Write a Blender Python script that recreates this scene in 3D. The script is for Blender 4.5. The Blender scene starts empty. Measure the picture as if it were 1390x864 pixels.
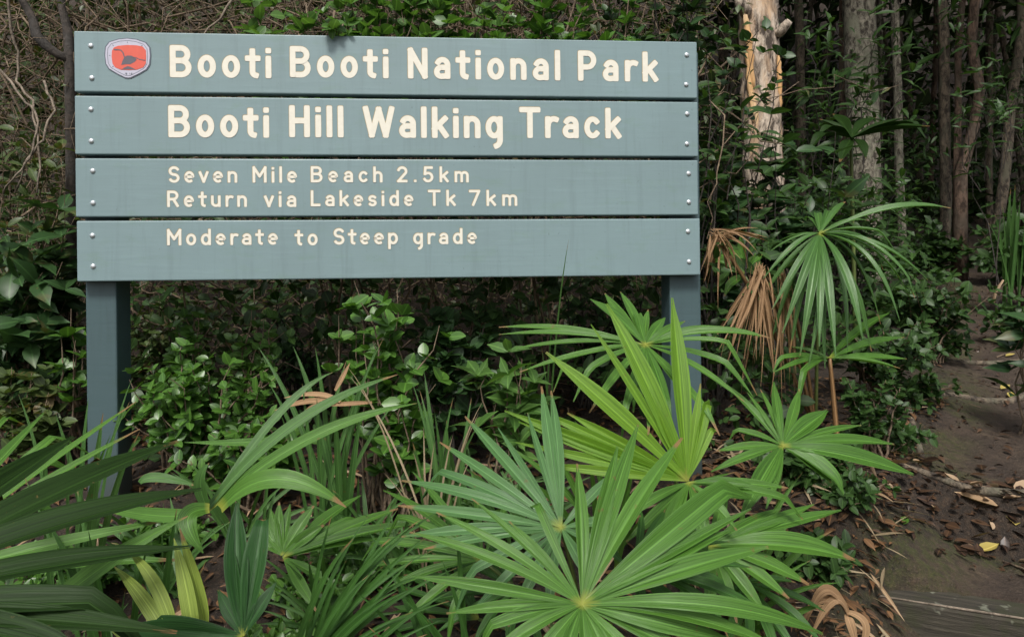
import bpy, math, random
import numpy as np
from mathutils import Vector, Matrix

random.seed(7); RNG = np.random.default_rng(11)
R = math.radians
scene = bpy.context.scene
COL = scene.collection

# ------------------------------------------------------------------ camera
F = 927.0; CX, CY = 695.0, 375.0; ROLL = 0.0106
CAMZ = 1.5
cd = bpy.data.cameras.new('camera'); cam = bpy.data.objects.new('camera', cd); COL.objects.link(cam)
cd.sensor_width = 36.0; cd.lens = F / 1390 * 36.0
cd.shift_y = -57.0 / 1390.0
cd.clip_start = 0.05; cd.clip_end = 500
c_, s_ = math.cos(ROLL), math.sin(ROLL)
cam.matrix_world = Matrix(((c_, s_, 0, 0), (0, 0, -1, 0), (-s_, c_, 0, CAMZ), (0, 0, 0, 1)))
scene.camera = cam

# ------------------------------------------------------------------ world, sun, exposure
SUN_EL, SUN_AZ = R(52), R(190)          # azimuth from +Y, clockwise: behind the camera, a little left
w = bpy.data.worlds.new('World'); scene.world = w; w.use_nodes = True
nt = w.node_tree; bg = nt.nodes['Background']
sky = nt.nodes.new('ShaderNodeTexSky'); sky.sky_type = 'NISHITA'; sky.sun_disc = False
sky.sun_elevation = SUN_EL; sky.sun_rotation = SUN_AZ; sky.air_density = 1.0; sky.dust_density = 4.0; sky.ozone_density = 1.0
hs = nt.nodes.new('ShaderNodeHueSaturation'); hs.inputs['Saturation'].default_value = 0.35
nt.links.new(sky.outputs[0], hs.inputs['Color']); nt.links.new(hs.outputs[0], bg.inputs[0]); bg.inputs[1].default_value = 0.072
sd = bpy.data.lights.new('sun', 'SUN'); sun = bpy.data.objects.new('sun', sd); COL.objects.link(sun)
sd.energy = 1.5; sd.angle = R(13); sd.color = (1.0, 0.96, 0.90)
to_sun = Vector((math.sin(SUN_AZ) * math.cos(SUN_EL), math.cos(SUN_AZ) * math.cos(SUN_EL), math.sin(SUN_EL)))
sun.rotation_euler = to_sun.to_track_quat('Z', 'Y').to_euler()
sun.location = to_sun * 30
vs = scene.view_settings
vs.view_transform = 'Standard'; vs.look = 'None'; vs.gamma = 1.0; vs.use_curve_mapping = False
vs.exposure = 1.1
scene.cycles.max_bounces = 6; scene.cycles.diffuse_bounces = 3; scene.cycles.glossy_bounces = 2
scene.cycles.transmission_bounces = 3; scene.cycles.transparent_max_bounces = 4

# ------------------------------------------------------------------ helpers
def ray(px, py):
    xc = (px - CX) / F; yc = -(py - CY) / F
    return Vector((c_ * xc + s_ * yc, 1.0, -s_ * xc + c_ * yc))
def P(px, py, d):
    r = ray(px, py) * d
    return Vector((r.x, r.y, r.z + CAMZ))

class MB:
    """collects vertices and faces of ONE mesh"""
    def __init__(self):
        self.v = []; self.f = []; self.uv = []; self.rn = []; self.n = 0; self.mi = []
    def add(self, verts, faces, uvs=None, rnd=0.5, mi=0):
        b = self.n
        verts = [tuple(q) for q in verts]
        self.v.extend(verts); self.n += len(verts)
        self.uv.extend(uvs if uvs is not None else [(0.5, 0.5)] * len(verts))
        self.rn.extend([rnd] * len(verts))
        self.f.extend([tuple(i + b for i in q) for q in faces]); self.mi.extend([mi] * len(faces))
    def box(self, x0, x1, y0, y1, z0, z1, mi=0, ch=0.0):
        if ch <= 0:
            vv = [(x, y, z) for z in (z0, z1) for y in (y0, y1) for x in (x0, x1)]
            self.add(vv, [(0, 2, 3, 1), (4, 5, 7, 6), (0, 1, 5, 4), (2, 6, 7, 3), (0, 4, 6, 2), (1, 3, 7, 5)], mi=mi)
            return
        import bmesh
        bm = bmesh.new(); bmesh.ops.create_cube(bm, size=1)
        for q in bm.verts:
            q.co = ((x0 + x1) / 2 + q.co.x * (x1 - x0), (y0 + y1) / 2 + q.co.y * (y1 - y0), (z0 + z1) / 2 + q.co.z * (z1 - z0))
        bmesh.ops.bevel(bm, geom=list(bm.edges), offset=ch, segments=2, affect='EDGES', profile=0.5)
        bm.verts.index_update()
        self.add([q.co for q in bm.verts], [[q.index for q in fc.verts] for fc in bm.faces], mi=mi); bm.free()
    def tube(self, pts, radii, n=6, rnd=0.5, rough=0.0, cap=True, mi=0):
        pts = [Vector(p) for p in pts]; m = len(pts)
        if not hasattr(radii, '__len__'): radii = [radii] * m
        vv, uv, ff = [], [], []
        prev = None; L = 0
        for i, p in enumerate(pts):
            t = (pts[min(i + 1, m - 1)] - pts[max(i - 1, 0)]).normalized()
            if prev is None:
                a = Vector((0, 0, 1)) if abs(t.z) < 0.9 else Vector((1, 0, 0))
                prev = t.cross(a).normalized()
            prev = (prev - t * prev.dot(t)).normalized(); b = t.cross(prev)
            if i: L += (p - pts[i - 1]).length
            for k in range(n):
                an = 2 * math.pi * k / n
                rr = radii[i] * (1 + (random.uniform(-rough, rough) if rough else 0))
                vv.append(p + (prev * math.cos(an) + b * math.sin(an)) * rr); uv.append((k / n, L))
        for i in range(m - 1):
            for k in range(n):
                k2 = (k + 1) % n
                ff.append((i * n + k, i * n + k2, (i + 1) * n + k2, (i + 1) * n + k))
        if cap:
            ff.append(tuple(range(n - 1, -1, -1))); ff.append(tuple((m - 1) * n + k for k in range(n)))
        self.add(vv, ff, uv, rnd, mi)
    def leaves(self, tmpl, pos, dirs, nrm, size, rnd, wscale=None):
        tv, tf, tu = tmpl
        tv = np.asarray(tv, float)
        pos = np.asarray(pos, float); N = len(pos)
        if N == 0: return
        d = np.asarray(dirs, float); d = d / (np.linalg.norm(d, axis=1, keepdims=True) + 1e-9)
        n = np.asarray(nrm, float); n = n - d * (n * d).sum(1, keepdims=True); n /= (np.linalg.norm(n, axis=1, keepdims=True) + 1e-9)
        b = np.cross(d, n)
        size = np.asarray(size, float).reshape(N, 1, 1)
        ws = np.ones((N, 1, 1)) if wscale is None else np.asarray(wscale, float).reshape(N, 1, 1)
        V = (tv[None, :, 0:1] * ws * b[:, None, :] + tv[None, :, 1:2] * d[:, None, :] + tv[None, :, 2:3] * n[:, None, :]) * size + pos[:, None, :]
        base = self.n; k = len(tv)
        self.v.extend(map(tuple, V.reshape(-1, 3).tolist())); self.n += N * k
        self.uv.extend(list(tu) * N)
        self.rn.extend(np.repeat(np.asarray(rnd, float), k).tolist())
        for i in range(N):
            o = base + i * k
            for q in tf: self.f.append(tuple(o + j for j in q))
        self.mi.extend([0] * (N * len(tf)))
    def build(self, name, mats, parent=None, smooth=True, world=True):
        me = bpy.data.meshes.new(name)
        vv = self.v
        if parent is not None and world:
            l = parent.location; p = parent.parent
            vv = [(a - l.x, b - l.y, c - l.z) for a, b, c in vv] if p is None else [(a - p.location.x, b - p.location.y, c - p.location.z) for a, b, c in vv]
        me.from_pydata(vv, [], self.f)
        if not isinstance(mats, (list, tuple)): mats = [mats]
        for m in mats: me.materials.append(m)
        if len(mats) > 1: me.polygons.foreach_set('material_index', self.mi)
        me.polygons.foreach_set('use_smooth', [smooth] * len(me.polygons))
        ul = me.uv_layers.new(name='UVMap')
        li = np.empty(len(me.loops), dtype=np.int32); me.loops.foreach_get('vertex_index', li)
        ul.data.foreach_set('uv', np.asarray(self.uv, dtype=np.float32)[li].ravel())
        at = me.attributes.new('rnd', 'FLOAT', 'POINT'); at.data.foreach_set('value', np.asarray(self.rn, dtype=np.float32))
        me.update()
        o = bpy.data.objects.new(name, me); COL.objects.link(o)
        if parent is not None: o.parent = parent
        return o

def tag(o, label=None, cat=None, group=None, kind=None):
    if label: o['label'] = label
    if cat: o['category'] = cat
    if group: o['group'] = group
    if kind: o['kind'] = kind
    return o
def thing(name, loc, label, cat, group=None, rz=0):
    o = bpy.data.objects.new(name, None); COL.objects.link(o); o.location = loc; o.rotation_euler = (0, 0, rz)
    o.empty_display_size = 0.1
    return tag(o, label, cat, group)

def sstep(a, b, x):
    t = np.clip((x - a) / (b - a), 0, 1); return t * t * (3 - 2 * t)

# ------------------------------------------------------------------ materials
def new_mat(name):
    m = bpy.data.materials.new(name); m.use_nodes = True
    n = m.node_tree; b = n.nodes['Principled BSDF']
    return m, n, b
def N(nt, t, **kw):
    x = nt.nodes.new(t)
    for k, v in kw.items(): setattr(x, k, v)
    return x
def ramp(nt, fac, stops, interp='LINEAR'):
    r = N(nt, 'ShaderNodeValToRGB'); r.color_ramp.interpolation = interp
    e = r.color_ramp.elements
    while len(e) < len(stops): e.new(0.5)
    for k, (p, c) in enumerate(stops):
        e[k].position = p; e[k].color = (*c, 1) if len(c) == 3 else c
    nt.links.new(fac, r.inputs[0]); return r.outputs[0]
def noise(nt, scale, detail=4, rough=0.6, vec=None, dist=0.0):
    x = N(nt, 'ShaderNodeTexNoise'); x.inputs['Scale'].default_value = scale; x.inputs['Detail'].default_value = detail
    x.inputs['Roughness'].default_value = rough; x.inputs['Distortion'].default_value = dist
    if vec is not None: nt.links.new(vec, x.inputs['Vector'])
    return x.outputs['Fac']
def mixc(nt, fac, a, b, mode='MIX'):
    x = N(nt, 'ShaderNodeMix', data_type='RGBA', blend_type=mode)
    def put(i, v):
        if isinstance(v, (int, float)): x.inputs[i].default_value = v
        elif isinstance(v, tuple): x.inputs[i].default_value = (*v, 1) if len(v) == 3 else v
        else: nt.links.new(v, x.inputs[i])
    put(0, fac); put(6, a); put(7, b)
    return x.outputs[2]
def math_(nt, op, a, b=None, c=None):
    x = N(nt, 'ShaderNodeMath', operation=op)
    for i, v in enumerate((a, b, c)):
        if v is None: continue
        if isinstance(v, (int, float)): x.inputs[i].default_value = v
        else: nt.links.new(v, x.inputs[i])
    return x.outputs[0]
def bump(nt, b, h, strength, dist=0.01):
    x = N(nt, 'ShaderNodeBump'); x.inputs['Strength'].default_value = strength; x.inputs['Distance'].default_value = dist
    nt.links.new(h, x.inputs['Height']); nt.links.new(x.outputs[0], b.inputs['Normal'])
def coords(nt, which='Object', scale=(1, 1, 1)):
    t = N(nt, 'ShaderNodeTexCoord'); mp = N(nt, 'ShaderNodeMapping'); mp.inputs['Scale'].default_value = scale
    nt.links.new(t.outputs[which], mp.inputs[0]); return mp.outputs[0]

def leaf_mat(name, c1, c2, rough=0.4, trans=0.35, palm=False, hub=None, tip=None, spec=0.5, dead=0.0):
    """two leaf colours mixed per leaf, veins or pleat streaks from the uv, some light let through"""
    m, nt, b = new_mat(name)
    at = N(nt, 'ShaderNodeAttribute'); at.attribute_name = 'rnd'
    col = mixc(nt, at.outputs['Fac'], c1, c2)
    uvn = N(nt, 'ShaderNodeTexCoord').outputs['UV']; sx = N(nt, 'ShaderNodeSeparateXYZ'); nt.links.new(uvn, sx.inputs[0])
    u, v = sx.outputs[0], sx.outputs[1]
    blot = noise(nt, 22, 3, 0.6, coords(nt))
    col = mixc(nt, math_(nt, 'MULTIPLY', blot, 0.55), col, tuple(x * 0.55 for x in c1))
    if palm:
        st = N(nt, 'ShaderNodeTexNoise'); st.noise_dimensions = '2D'
        st.inputs['Scale'].default_value = 1.0; st.inputs['Detail'].default_value = 3
        mp = N(nt, 'ShaderNodeMapping'); mp.inputs['Scale'].default_value = (26, 1.2, 1); nt.links.new(uvn, mp.inputs[0])
        off = N(nt, 'ShaderNodeCombineXYZ'); nt.links.new(math_(nt, 'MULTIPLY', at.outputs['Fac'], 31.0), off.inputs[1]); nt.links.new(off.outputs[0], mp.inputs[1])
        nt.links.new(mp.outputs[0], st.inputs['Vector'])
        strk = ramp(nt, st.outputs['Fac'], [(0.35, (0, 0, 0)), (0.65, (1, 1, 1))])
        col = mixc(nt, math_(nt, 'MULTIPLY', strk, 0.5), col, tuple(min(1, x * 1.7) for x in c2))
        mid = math_(nt, 'LESS_THAN', math_(nt, 'ABSOLUTE', math_(nt, 'SUBTRACT', u, 0.5)), 0.035)
        col = mixc(nt, math_(nt, 'MULTIPLY', mid, 0.45), col, tuple(min(1, x * 2.0) for x in c2))
        if hub: col = mixc(nt, ramp(nt, v, [(0.01, (.75, .75, .75)), (0.075, (0, 0, 0))]), col, hub)
        if tip:
            tv = math_(nt, 'ADD', v, math_(nt, 'MULTIPLY', math_(nt, 'SUBTRACT', at.outputs['Fac'], 0.5), 0.16))
            tv = math_(nt, 'ADD', tv, math_(nt, 'MULTIPLY', math_(nt, 'SUBTRACT', blot, 0.5), 0.12))
            col = mixc(nt, ramp(nt, tv, [(0.965, (0, 0, 0)), (1.01, (1, 1, 1))]), col, tip)
        bump(nt, b, st.outputs['Fac'], 0.5, 0.002)
    else:
        mid = ramp(nt, math_(nt, 'ABSOLUTE', math_(nt, 'SUBTRACT', u, 0.5)), [(0.02, (1, 1, 1)), (0.07, (0, 0, 0))])
        col = mixc(nt, math_(nt, 'MULTIPLY', mid, 0.4), col, tuple(min(1, x * 1.9) for x in c2))
    bl = ramp(nt, noise(nt, 45, 3, 0.6, coords(nt)), [(0.69, (0, 0, 0)), (0.73, (1, 1, 1))])
    col = mixc(nt, math_(nt, 'MULTIPLY', bl, 0.55), col, (0.15, 0.10, 0.035))
    if dead: 
        dd = ramp(nt, noise(nt, 9, 2, 0.5, coords(nt)), [(0.58, (0, 0, 0)), (0.66, (1, 1, 1))])
        col = mixc(nt, math_(nt, 'MULTIPLY', dd, dead), col, (0.17, 0.10, 0.045))
    nt.links.new(col, b.inputs['Base Color'])
    b.inputs['Roughness'].default_value = rough; b.inputs['Specular IOR Level'].default_value = spec
    tr = N(nt, 'ShaderNodeBsdfTranslucent')
    nt.links.new(mixc(nt, 1.0, col, (1.15, 1.2, 0.55), 'MULTIPLY'), tr.inputs[0])
    mx = N(nt, 'ShaderNodeMixShader'); mx.inputs[0].default_value = trans
    nt.links.new(b.outputs[0], mx.inputs[1]); nt.links.new(tr.outputs[0], mx.inputs[2])
    nt.links.new(mx.outputs[0], nt.nodes['Material Output'].inputs[0])
    return m
def bark_mat(name, c1, c2, c3, scale=14, stretch=0.25, rough=0.9, bs=0.6):
    m, nt, b = new_mat(name)
    v = coords(nt, 'Object', (1, 1, stretch))
    n1 = noise(nt, scale, 6, 0.7, v, 0.4); n2 = noise(nt, scale * 0.35, 4, 0.6, v)
    col = mixc(nt, ramp(nt, n1, [(0.42, (0, 0, 0)), (0.6, (1, 1, 1))]), c1, c2)
    col = mixc(nt, ramp(nt, n2, [(0.5, (0, 0, 0)), (0.62, (1, 1, 1))]), col, c3)
    nt.links.new(col, b.inputs['Base Color']); b.inputs['Roughness'].default_value = rough
    bump(nt, b, n1, bs, 0.02); return m
def paint_mat(name, c, rough=0.45, splash=False, dirt=0.25):
    m, nt, b = new_mat(name)
    v = coords(nt, 'Object', (1.5, 6, 22)); g = noise(nt, 3.0, 5, 0.6, v)
    n2 = noise(nt, 2.3, 5, 0.65, coords(nt)); 
    col = mixc(nt, math_(nt, 'MULTIPLY', ramp(nt, n2, [(0.35, (0, 0, 0)), (0.75, (1, 1, 1))]), dirt), c, tuple(x * 0.72 for x in c))
    col = mixc(nt, math_(nt, 'MULTIPLY', ramp(nt, g, [(0.55, (0, 0, 0)), (0.75, (1, 1, 1))]), 0.22), col, tuple(min(1, x * 1.3) for x in c))
    # rain streaks and a film of algae
    stv = noise(nt, 1.0, 4, 0.7, coords(nt, 'Object', (34, 3, 2.2)), 0.2)
    col = mixc(nt, math_(nt, 'MULTIPLY', ramp(nt, stv, [(0.52, (0, 0, 0)), (0.76, (1, 1, 1))]), 0.42), col, tuple(x * .62 for x in c))
    col = mixc(nt, math_(nt, 'MULTIPLY', ramp(nt, noise(nt, 7, 5, 0.7, coords(nt, 'Object', (1, 1, 2.5))), [(0.54, (0, 0, 0)), (0.70, (1, 1, 1))]), 0.38), col, (c[0] * .75, c[1] * .85, c[2] * .62))
    if splash:
        sz_ = N(nt, 'ShaderNodeSeparateXYZ'); nt.links.new(coords(nt), sz_.inputs[0])
        hz = math_(nt, 'ADD', sz_.outputs[2], math_(nt, 'MULTIPLY', math_(nt, 'SUBTRACT', n2, 0.5), 0.35))
        col = mixc(nt, math_(nt, 'MULTIPLY', ramp(nt, hz, [(0.02, (1, 1, 1)), (0.30, (0, 0, 0))]), 0.6), col, (0.045, 0.038, 0.026))
    # dirt specks
    sp = ramp(nt, noise(nt, 70, 2, 0.5, coords(nt)), [(0.70, (0, 0, 0)), (0.76, (1, 1, 1))])
    col = mixc(nt, math_(nt, 'MULTIPLY', sp, 0.45), col, tuple(x * 0.4 for x in c))
    nt.links.new(col, b.inputs['Base Color'])
    nt.links.new(ramp(nt, n2, [(0.3, (rough - .08,) * 3), (0.7, (rough + .12,) * 3)]), b.inputs['Roughness'])
    bump(nt, b, g, 0.25, 0.002); return m
def plain(name, c, rough=0.6, metal=0.0):
    m, nt, b = new_mat(name)
    n1 = noise(nt, 60, 4, 0.6, coords(nt))
    col = mixc(nt, n1, tuple(x * 0.86 for x in c), tuple(min(1, x * 1.08) for x in c))
    nt.links.new(col, b.inputs['Base Color']); b.inputs['Roughness'].default_value = rough; b.inputs['Metallic'].default_value = metal
    return m

M = {}
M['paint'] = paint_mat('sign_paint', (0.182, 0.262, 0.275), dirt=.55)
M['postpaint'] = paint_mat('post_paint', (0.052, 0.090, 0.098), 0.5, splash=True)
M['cream'] = plain('cream_paint', (0.70, 0.67, 0.575), 0.6)
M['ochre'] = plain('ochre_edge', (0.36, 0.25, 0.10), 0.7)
M['steel'] = plain('galvanised_steel', (0.62, 0.66, 0.68), 0.35, 0.7)
M['lilac'] = plain('emblem_silver', (0.46, 0.45, 0.54), 0.5)
M['edge'] = plain('emblem_shadow_and_marks', (0.09, 0.11, 0.14), 0.5)
M['red'] = plain('emblem_red', (0.62, 0.10, 0.065), 0.6)
M['dark'] = plain('emblem_dark', (0.10, 0.09, 0.11), 0.5)
YH = (0.35, 0.36, 0.06); BT = (0.26, 0.16, 0.07)
M['palm'] = leaf_mat('palm_green', (0.044, 0.120, 0.016), (0.080, 0.185, 0.028), 0.36, 0.28, True, YH, BT, spec=.38)
M['palmblue'] = leaf_mat('palm_bluegreen', (0.044, 0.120, 0.036), (0.085, 0.190, 0.060), 0.36, 0.28, True, YH, BT, spec=.42)
M['palmyellow'] = leaf_mat('palm_fresh', (0.095, 0.225, 0.014), (0.160, 0.300, 0.022), 0.45, 0.42, True, (0.38, 0.36, 0.08), (0.30, 0.26, 0.06))
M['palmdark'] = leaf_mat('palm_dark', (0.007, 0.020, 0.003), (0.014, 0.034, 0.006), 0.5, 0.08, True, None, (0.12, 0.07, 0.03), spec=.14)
M['palmdroop'] = leaf_mat('palm_drooping', (0.045, 0.120, 0.026), (0.078, 0.172, 0.042), 0.32, 0.28, True, YH, (0.34, 0.19, 0.08))
M['palmdead'] = leaf_mat('palm_dead', (0.20, 0.110, 0.050), (0.34, 0.215, 0.115), 0.75, 0.25, True)
M['grass'] = leaf_mat('blade_green', (0.038, 0.105, 0.024), (0.075, 0.165, 0.04), 0.40, 0.3, True, None, BT)
M['palmmid'] = leaf_mat('palm_mid', (0.024, 0.076, 0.013), (0.046, 0.120, 0.022), 0.38, 0.24, True, YH, BT, spec=.35)
M['palmdeep'] = leaf_mat('palm_deep', (0.012, 0.045, 0.010), (0.022, 0.070, 0.016), 0.42, 0.2, True, YH, BT, spec=.25)
M['grassyellow'] = leaf_mat('blade_yellow', (0.20, 0.30, 0.045), (0.28, 0.36, 0.07), 0.45, 0.4, True, None, BT)
M['straw'] = leaf_mat('straw', (0.20, 0.15, 0.085), (0.32, 0.25, 0.16), 0.8, 0.2, True)
M['petiole'] = leaf_mat('petiole_green', (0.08, 0.12, 0.03), (0.13, 0.17, 0.05), 0.45, 0.0)
M['petbrown'] = leaf_mat('petiole_brown', (0.17, 0.09, 0.035), (0.24, 0.14, 0.06), 0.6, 0.0)
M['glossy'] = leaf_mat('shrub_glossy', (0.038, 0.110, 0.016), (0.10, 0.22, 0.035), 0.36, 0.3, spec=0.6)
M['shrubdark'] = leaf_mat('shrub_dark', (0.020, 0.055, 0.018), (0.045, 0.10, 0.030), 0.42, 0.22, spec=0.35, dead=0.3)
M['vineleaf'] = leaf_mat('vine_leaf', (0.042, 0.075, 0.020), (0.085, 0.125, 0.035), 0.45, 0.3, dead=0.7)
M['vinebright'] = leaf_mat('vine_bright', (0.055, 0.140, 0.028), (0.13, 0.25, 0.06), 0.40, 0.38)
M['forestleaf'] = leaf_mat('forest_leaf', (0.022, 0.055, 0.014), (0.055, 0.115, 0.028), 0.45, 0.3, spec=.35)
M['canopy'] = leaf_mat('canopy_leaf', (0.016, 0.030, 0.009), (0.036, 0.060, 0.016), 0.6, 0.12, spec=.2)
M['twig'] = bark_mat('twig_brown', (0.10, 0.07, 0.045), (0.24, 0.18, 0.12), (0.17, 0.12, 0.08), 30, 1)
M['twigpale'] = bark_mat('twig_pale', (0.10, 0.08, 0.06), (0.26, 0.21, 0.16), (0.20, 0.16, 0.12), 30, 1)
M['twigdark'] = bark_mat('twig_dark', (0.03, 0.025, 0.02), (0.07, 0.055, 0.045), (0.05, 0.045, 0.04), 30, 1)
M['paper'] = bark_mat('paperbark', (0.055, 0.040, 0.030), (0.58, 0.48, 0.38), (0.48, 0.33, 0.21), 24, 0.28, bs=1.0)
M['paperor'] = bark_mat('paperbark_orange', (0.50, 0.27, 0.11), (0.60, 0.38, 0.18), (0.62, 0.48, 0.32), 10, 0.2)
M['greybark'] = bark_mat('grey_bark', (0.05, 0.04, 0.03), (0.34, 0.31, 0.24), (0.24, 0.235, 0.17), 28, 0.5, bs=1.0)
M['redbark'] = bark_mat('red_bark', (0.045, 0.028, 0.018), (0.19, 0.125, 0.088), (0.12, 0.09, 0.065), 24, 0.45, bs=1.0)
M['brownbark'] = bark_mat('brown_bark', (0.035, 0.027, 0.02), (0.19, 0.15, 0.105), (0.12, 0.11, 0.075), 26, 0.45, bs=1.0)
M['litterbrown'] = leaf_mat('litter_brown', (0.035, 0.018, 0.008), (0.18, 0.088, 0.032), 0.75, 0.05)
M['litterwet'] = leaf_mat('litter_wet', (0.020, 0.011, 0.007), (0.095, 0.052, 0.028), 0.45, 0.03)
M['litterlight'] = leaf_mat('litter_light', (0.34, 0.22, 0.12), (0.44, 0.33, 0.22), 0.7, 0.1)
M['litteryellow'] = leaf_mat('litter_yellow', (0.36, 0.28, 0.06), (0.42, 0.34, 0.10), 0.6, 0.1)

# timber of the step
def timber_mat():
    m, nt, b = new_mat('mossy_timber')
    v = coords(nt, 'Object', (1.2, 14, 14)); g = noise(nt, 6, 6, 0.7, v, 0.3)
    col = ramp(nt, g, [(0.3, (0.014, 0.012, 0.008)), (0.55, (0.042, 0.036, 0.025)), (0.75, (0.085, 0.075, 0.055))])
    ms = ramp(nt, noise(nt, 11, 4, 0.7, coords(nt)), [(0.48, (0, 0, 0)), (0.62, (1, 1, 1))])
    col = mixc(nt, math_(nt, 'MULTIPLY', ms, 0.6), col, (0.028, 0.032, 0.010))
    lc = ramp(nt, noise(nt, 17, 3, 0.6, coords(nt)), [(0.64, (0, 0, 0)), (0.70, (1, 1, 1))])
    col = mixc(nt, math_(nt, 'MULTIPLY', lc, 0.5), col, (0.23, 0.24, 0.18))
    nt.links.new(col, b.inputs['Base Color']); b.inputs['Roughness'].default_value = 0.85
    bump(nt, b, g, 0.6, 0.01); return m
M['timber'] = timber_mat()

def ground_mat():
    m, nt, b = new_mat('forest_ground')
    at = N(nt, 'ShaderNodeAttribute'); at.attribute_name = 'rnd'       # 1 on the trodden path
    o = coords(nt)
    n1 = noise(nt, 5, 8, 0.7, o); n2 = noise(nt, 38, 6, 0.7, o); n3 = noise(nt, 2.2, 4, 0.6, o)
    dirt = ramp(nt, n2, [(0.3, (0.036, 0.022, 0.013)), (0.55, (0.088, 0.059, 0.038)), (0.78, (0.150, 0.110, 0.076))])
    dirt = mixc(nt, ramp(nt, n1, [(0.40, (0, 0, 0)), (0.62, (0.8, 0.8, 0.8))]), dirt, (0.040, 0.026, 0.018))
    litter = ramp(nt, n2, [(0.3, (0.010, 0.007, 0.005)), (0.52, (0.030, 0.019, 0.011)), (0.74, (0.085, 0.050, 0.028))])
    pm = math_(nt, 'ADD', at.outputs['Fac'], math_(nt, 'MULTIPLY', math_(nt, 'SUBTRACT', n1, 0.5), 0.9))
    pf = ramp(nt, pm, [(0.42, (0, 0, 0)), (0.60, (1, 1, 1))])
    col = mixc(nt, pf, litter, dirt)
    # moss along the path's margin
    band = ramp(nt, at.outputs['Fac'], [(0.05, (0, 0, 0)), (0.25, (1, 1, 1)), (0.75, (1, 1, 1)), (0.97, (0, 0, 0))])
    ms = ramp(nt, n3, [(0.36, (0, 0, 0)), (0.5, (1, 1, 1))])
    moss = ramp(nt, n2, [(0.3, (0.024, 0.030, 0.005)), (0.7, (0.070, 0.080, 0.014))])
    col = mixc(nt, math_(nt, 'MULTIPLY', math_(nt, 'MULTIPLY', math_(nt, 'MULTIPLY', band, ms), ramp(nt, noise(nt, 30, 5, 0.75, o), [(0.40, (.1, .1, .1)), (0.58, (1, 1, 1))])), 0.85), col, moss)
    nt.links.new(col, b.inputs['Base Color']); nt.links.new(ramp(nt, n1, [(0.4, (.95, .95, .95)), (0.65, (.62, .62, .62))]), b.inputs['Roughness'])
    grit = noise(nt, 160, 3, 0.7, o)
    col = mixc(nt, math_(nt, 'MULTIPLY', ramp(nt, grit, [(0.55, (0, 0, 0)), (0.7, (1, 1, 1))]), 0.4), col, (0.17, 0.13, 0.095))
    col = mixc(nt, math_(nt, 'MULTIPLY', ramp(nt, noise(nt, 75, 4, 0.7, o), [(0.54, (0, 0, 0)), (0.66, (1, 1, 1))]), 0.55), col, (0.022, 0.015, 0.010))
    nt.links.new(col, b.inputs['Base Color'])
    n2 = math_(nt, 'ADD', n2, math_(nt, 'MULTIPLY', grit, 0.35))
    h = math_(nt, 'ADD', n2, math_(nt, 'MULTIPLY', n1, 0.8)); bump(nt, b, h, 0.9, 0.03); return m
M['ground'] = ground_mat()

# ------------------------------------------------------------------ terrain
VY = [-80, -10, -2, 0, 1.2, 1.6, 2.0, 2.2, 2.8, 4, 6, 9, 14, 20, 34, 60, 150]
VZ = [-4, -1.2, -.2, 0, .34, .52, .68, .76, .88, 1.05, 1.34, 1.85, 2.75, 3.9, 21, 34, 40]
PT = [-80, -6, -2.4, -.02, 0.02, .33, .52, 1.74, 4.6, 14.3, 22, 40, 90]
PZ = [-4, -1.0, -.1, .37, .55, .565, .73, .86, 1.23, 2.63, 4.6, 22, 40]
PDX, PDY = 0.41, 0.912
S0 = 1.03 * PDX + 2.10 * PDY
def edge_l(y): return 1.0 + 0.67 * (y - 2.0)
def pathness(x, y):
    l = edge_l(y); wv = 0.10 * np.sin(y * 2.3) + 0.05 * np.sin(y * 5.9 + 1)
    wd = np.where(y < 3, 1.5, np.interp(y, [3, 6, 14], [1.35, 0.9, 1.2]))
    return sstep(-0.14, 0.50, x - l - wv * 0.6) * (1 - sstep(-0.15, 0.2, x - l - wd - wv))
def bumps(x, y):
    return (np.sin(x * 3.1 + 1.3 * np.sin(y * 2.2)) * np.sin(y * 2.7 + 0.7) * 0.022 + np.sin(x * 9.3 + y * 4.1) * np.sin(y * 8.7 - x * 3.3) * 0.008
            + np.sin(x * 23 + 2 * np.sin(y * 17)) * np.sin(y * 21 + x * 7) * 0.004)
def ground(x, y):
    x = np.asarray(x, float); y = np.asarray(y, float)
    p = pathness(x, y)
    zv = np.interp(y, VY, VZ) + 0.05 * sstep(0.6, -2, x) * 0 + 0.12 * sstep(0.9, 1.9, x - edge_l(y))
    t = x * PDX + y * PDY - S0
    zp = np.interp(t, PT, PZ)
    return zv * (1 - p) + zp * p + bumps(x, y) * np.where((y > -1) & (y < 14), 1, 0.3) * (1 - 0.5 * p)
def gz(x, y): return float(ground(x, y))

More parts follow.
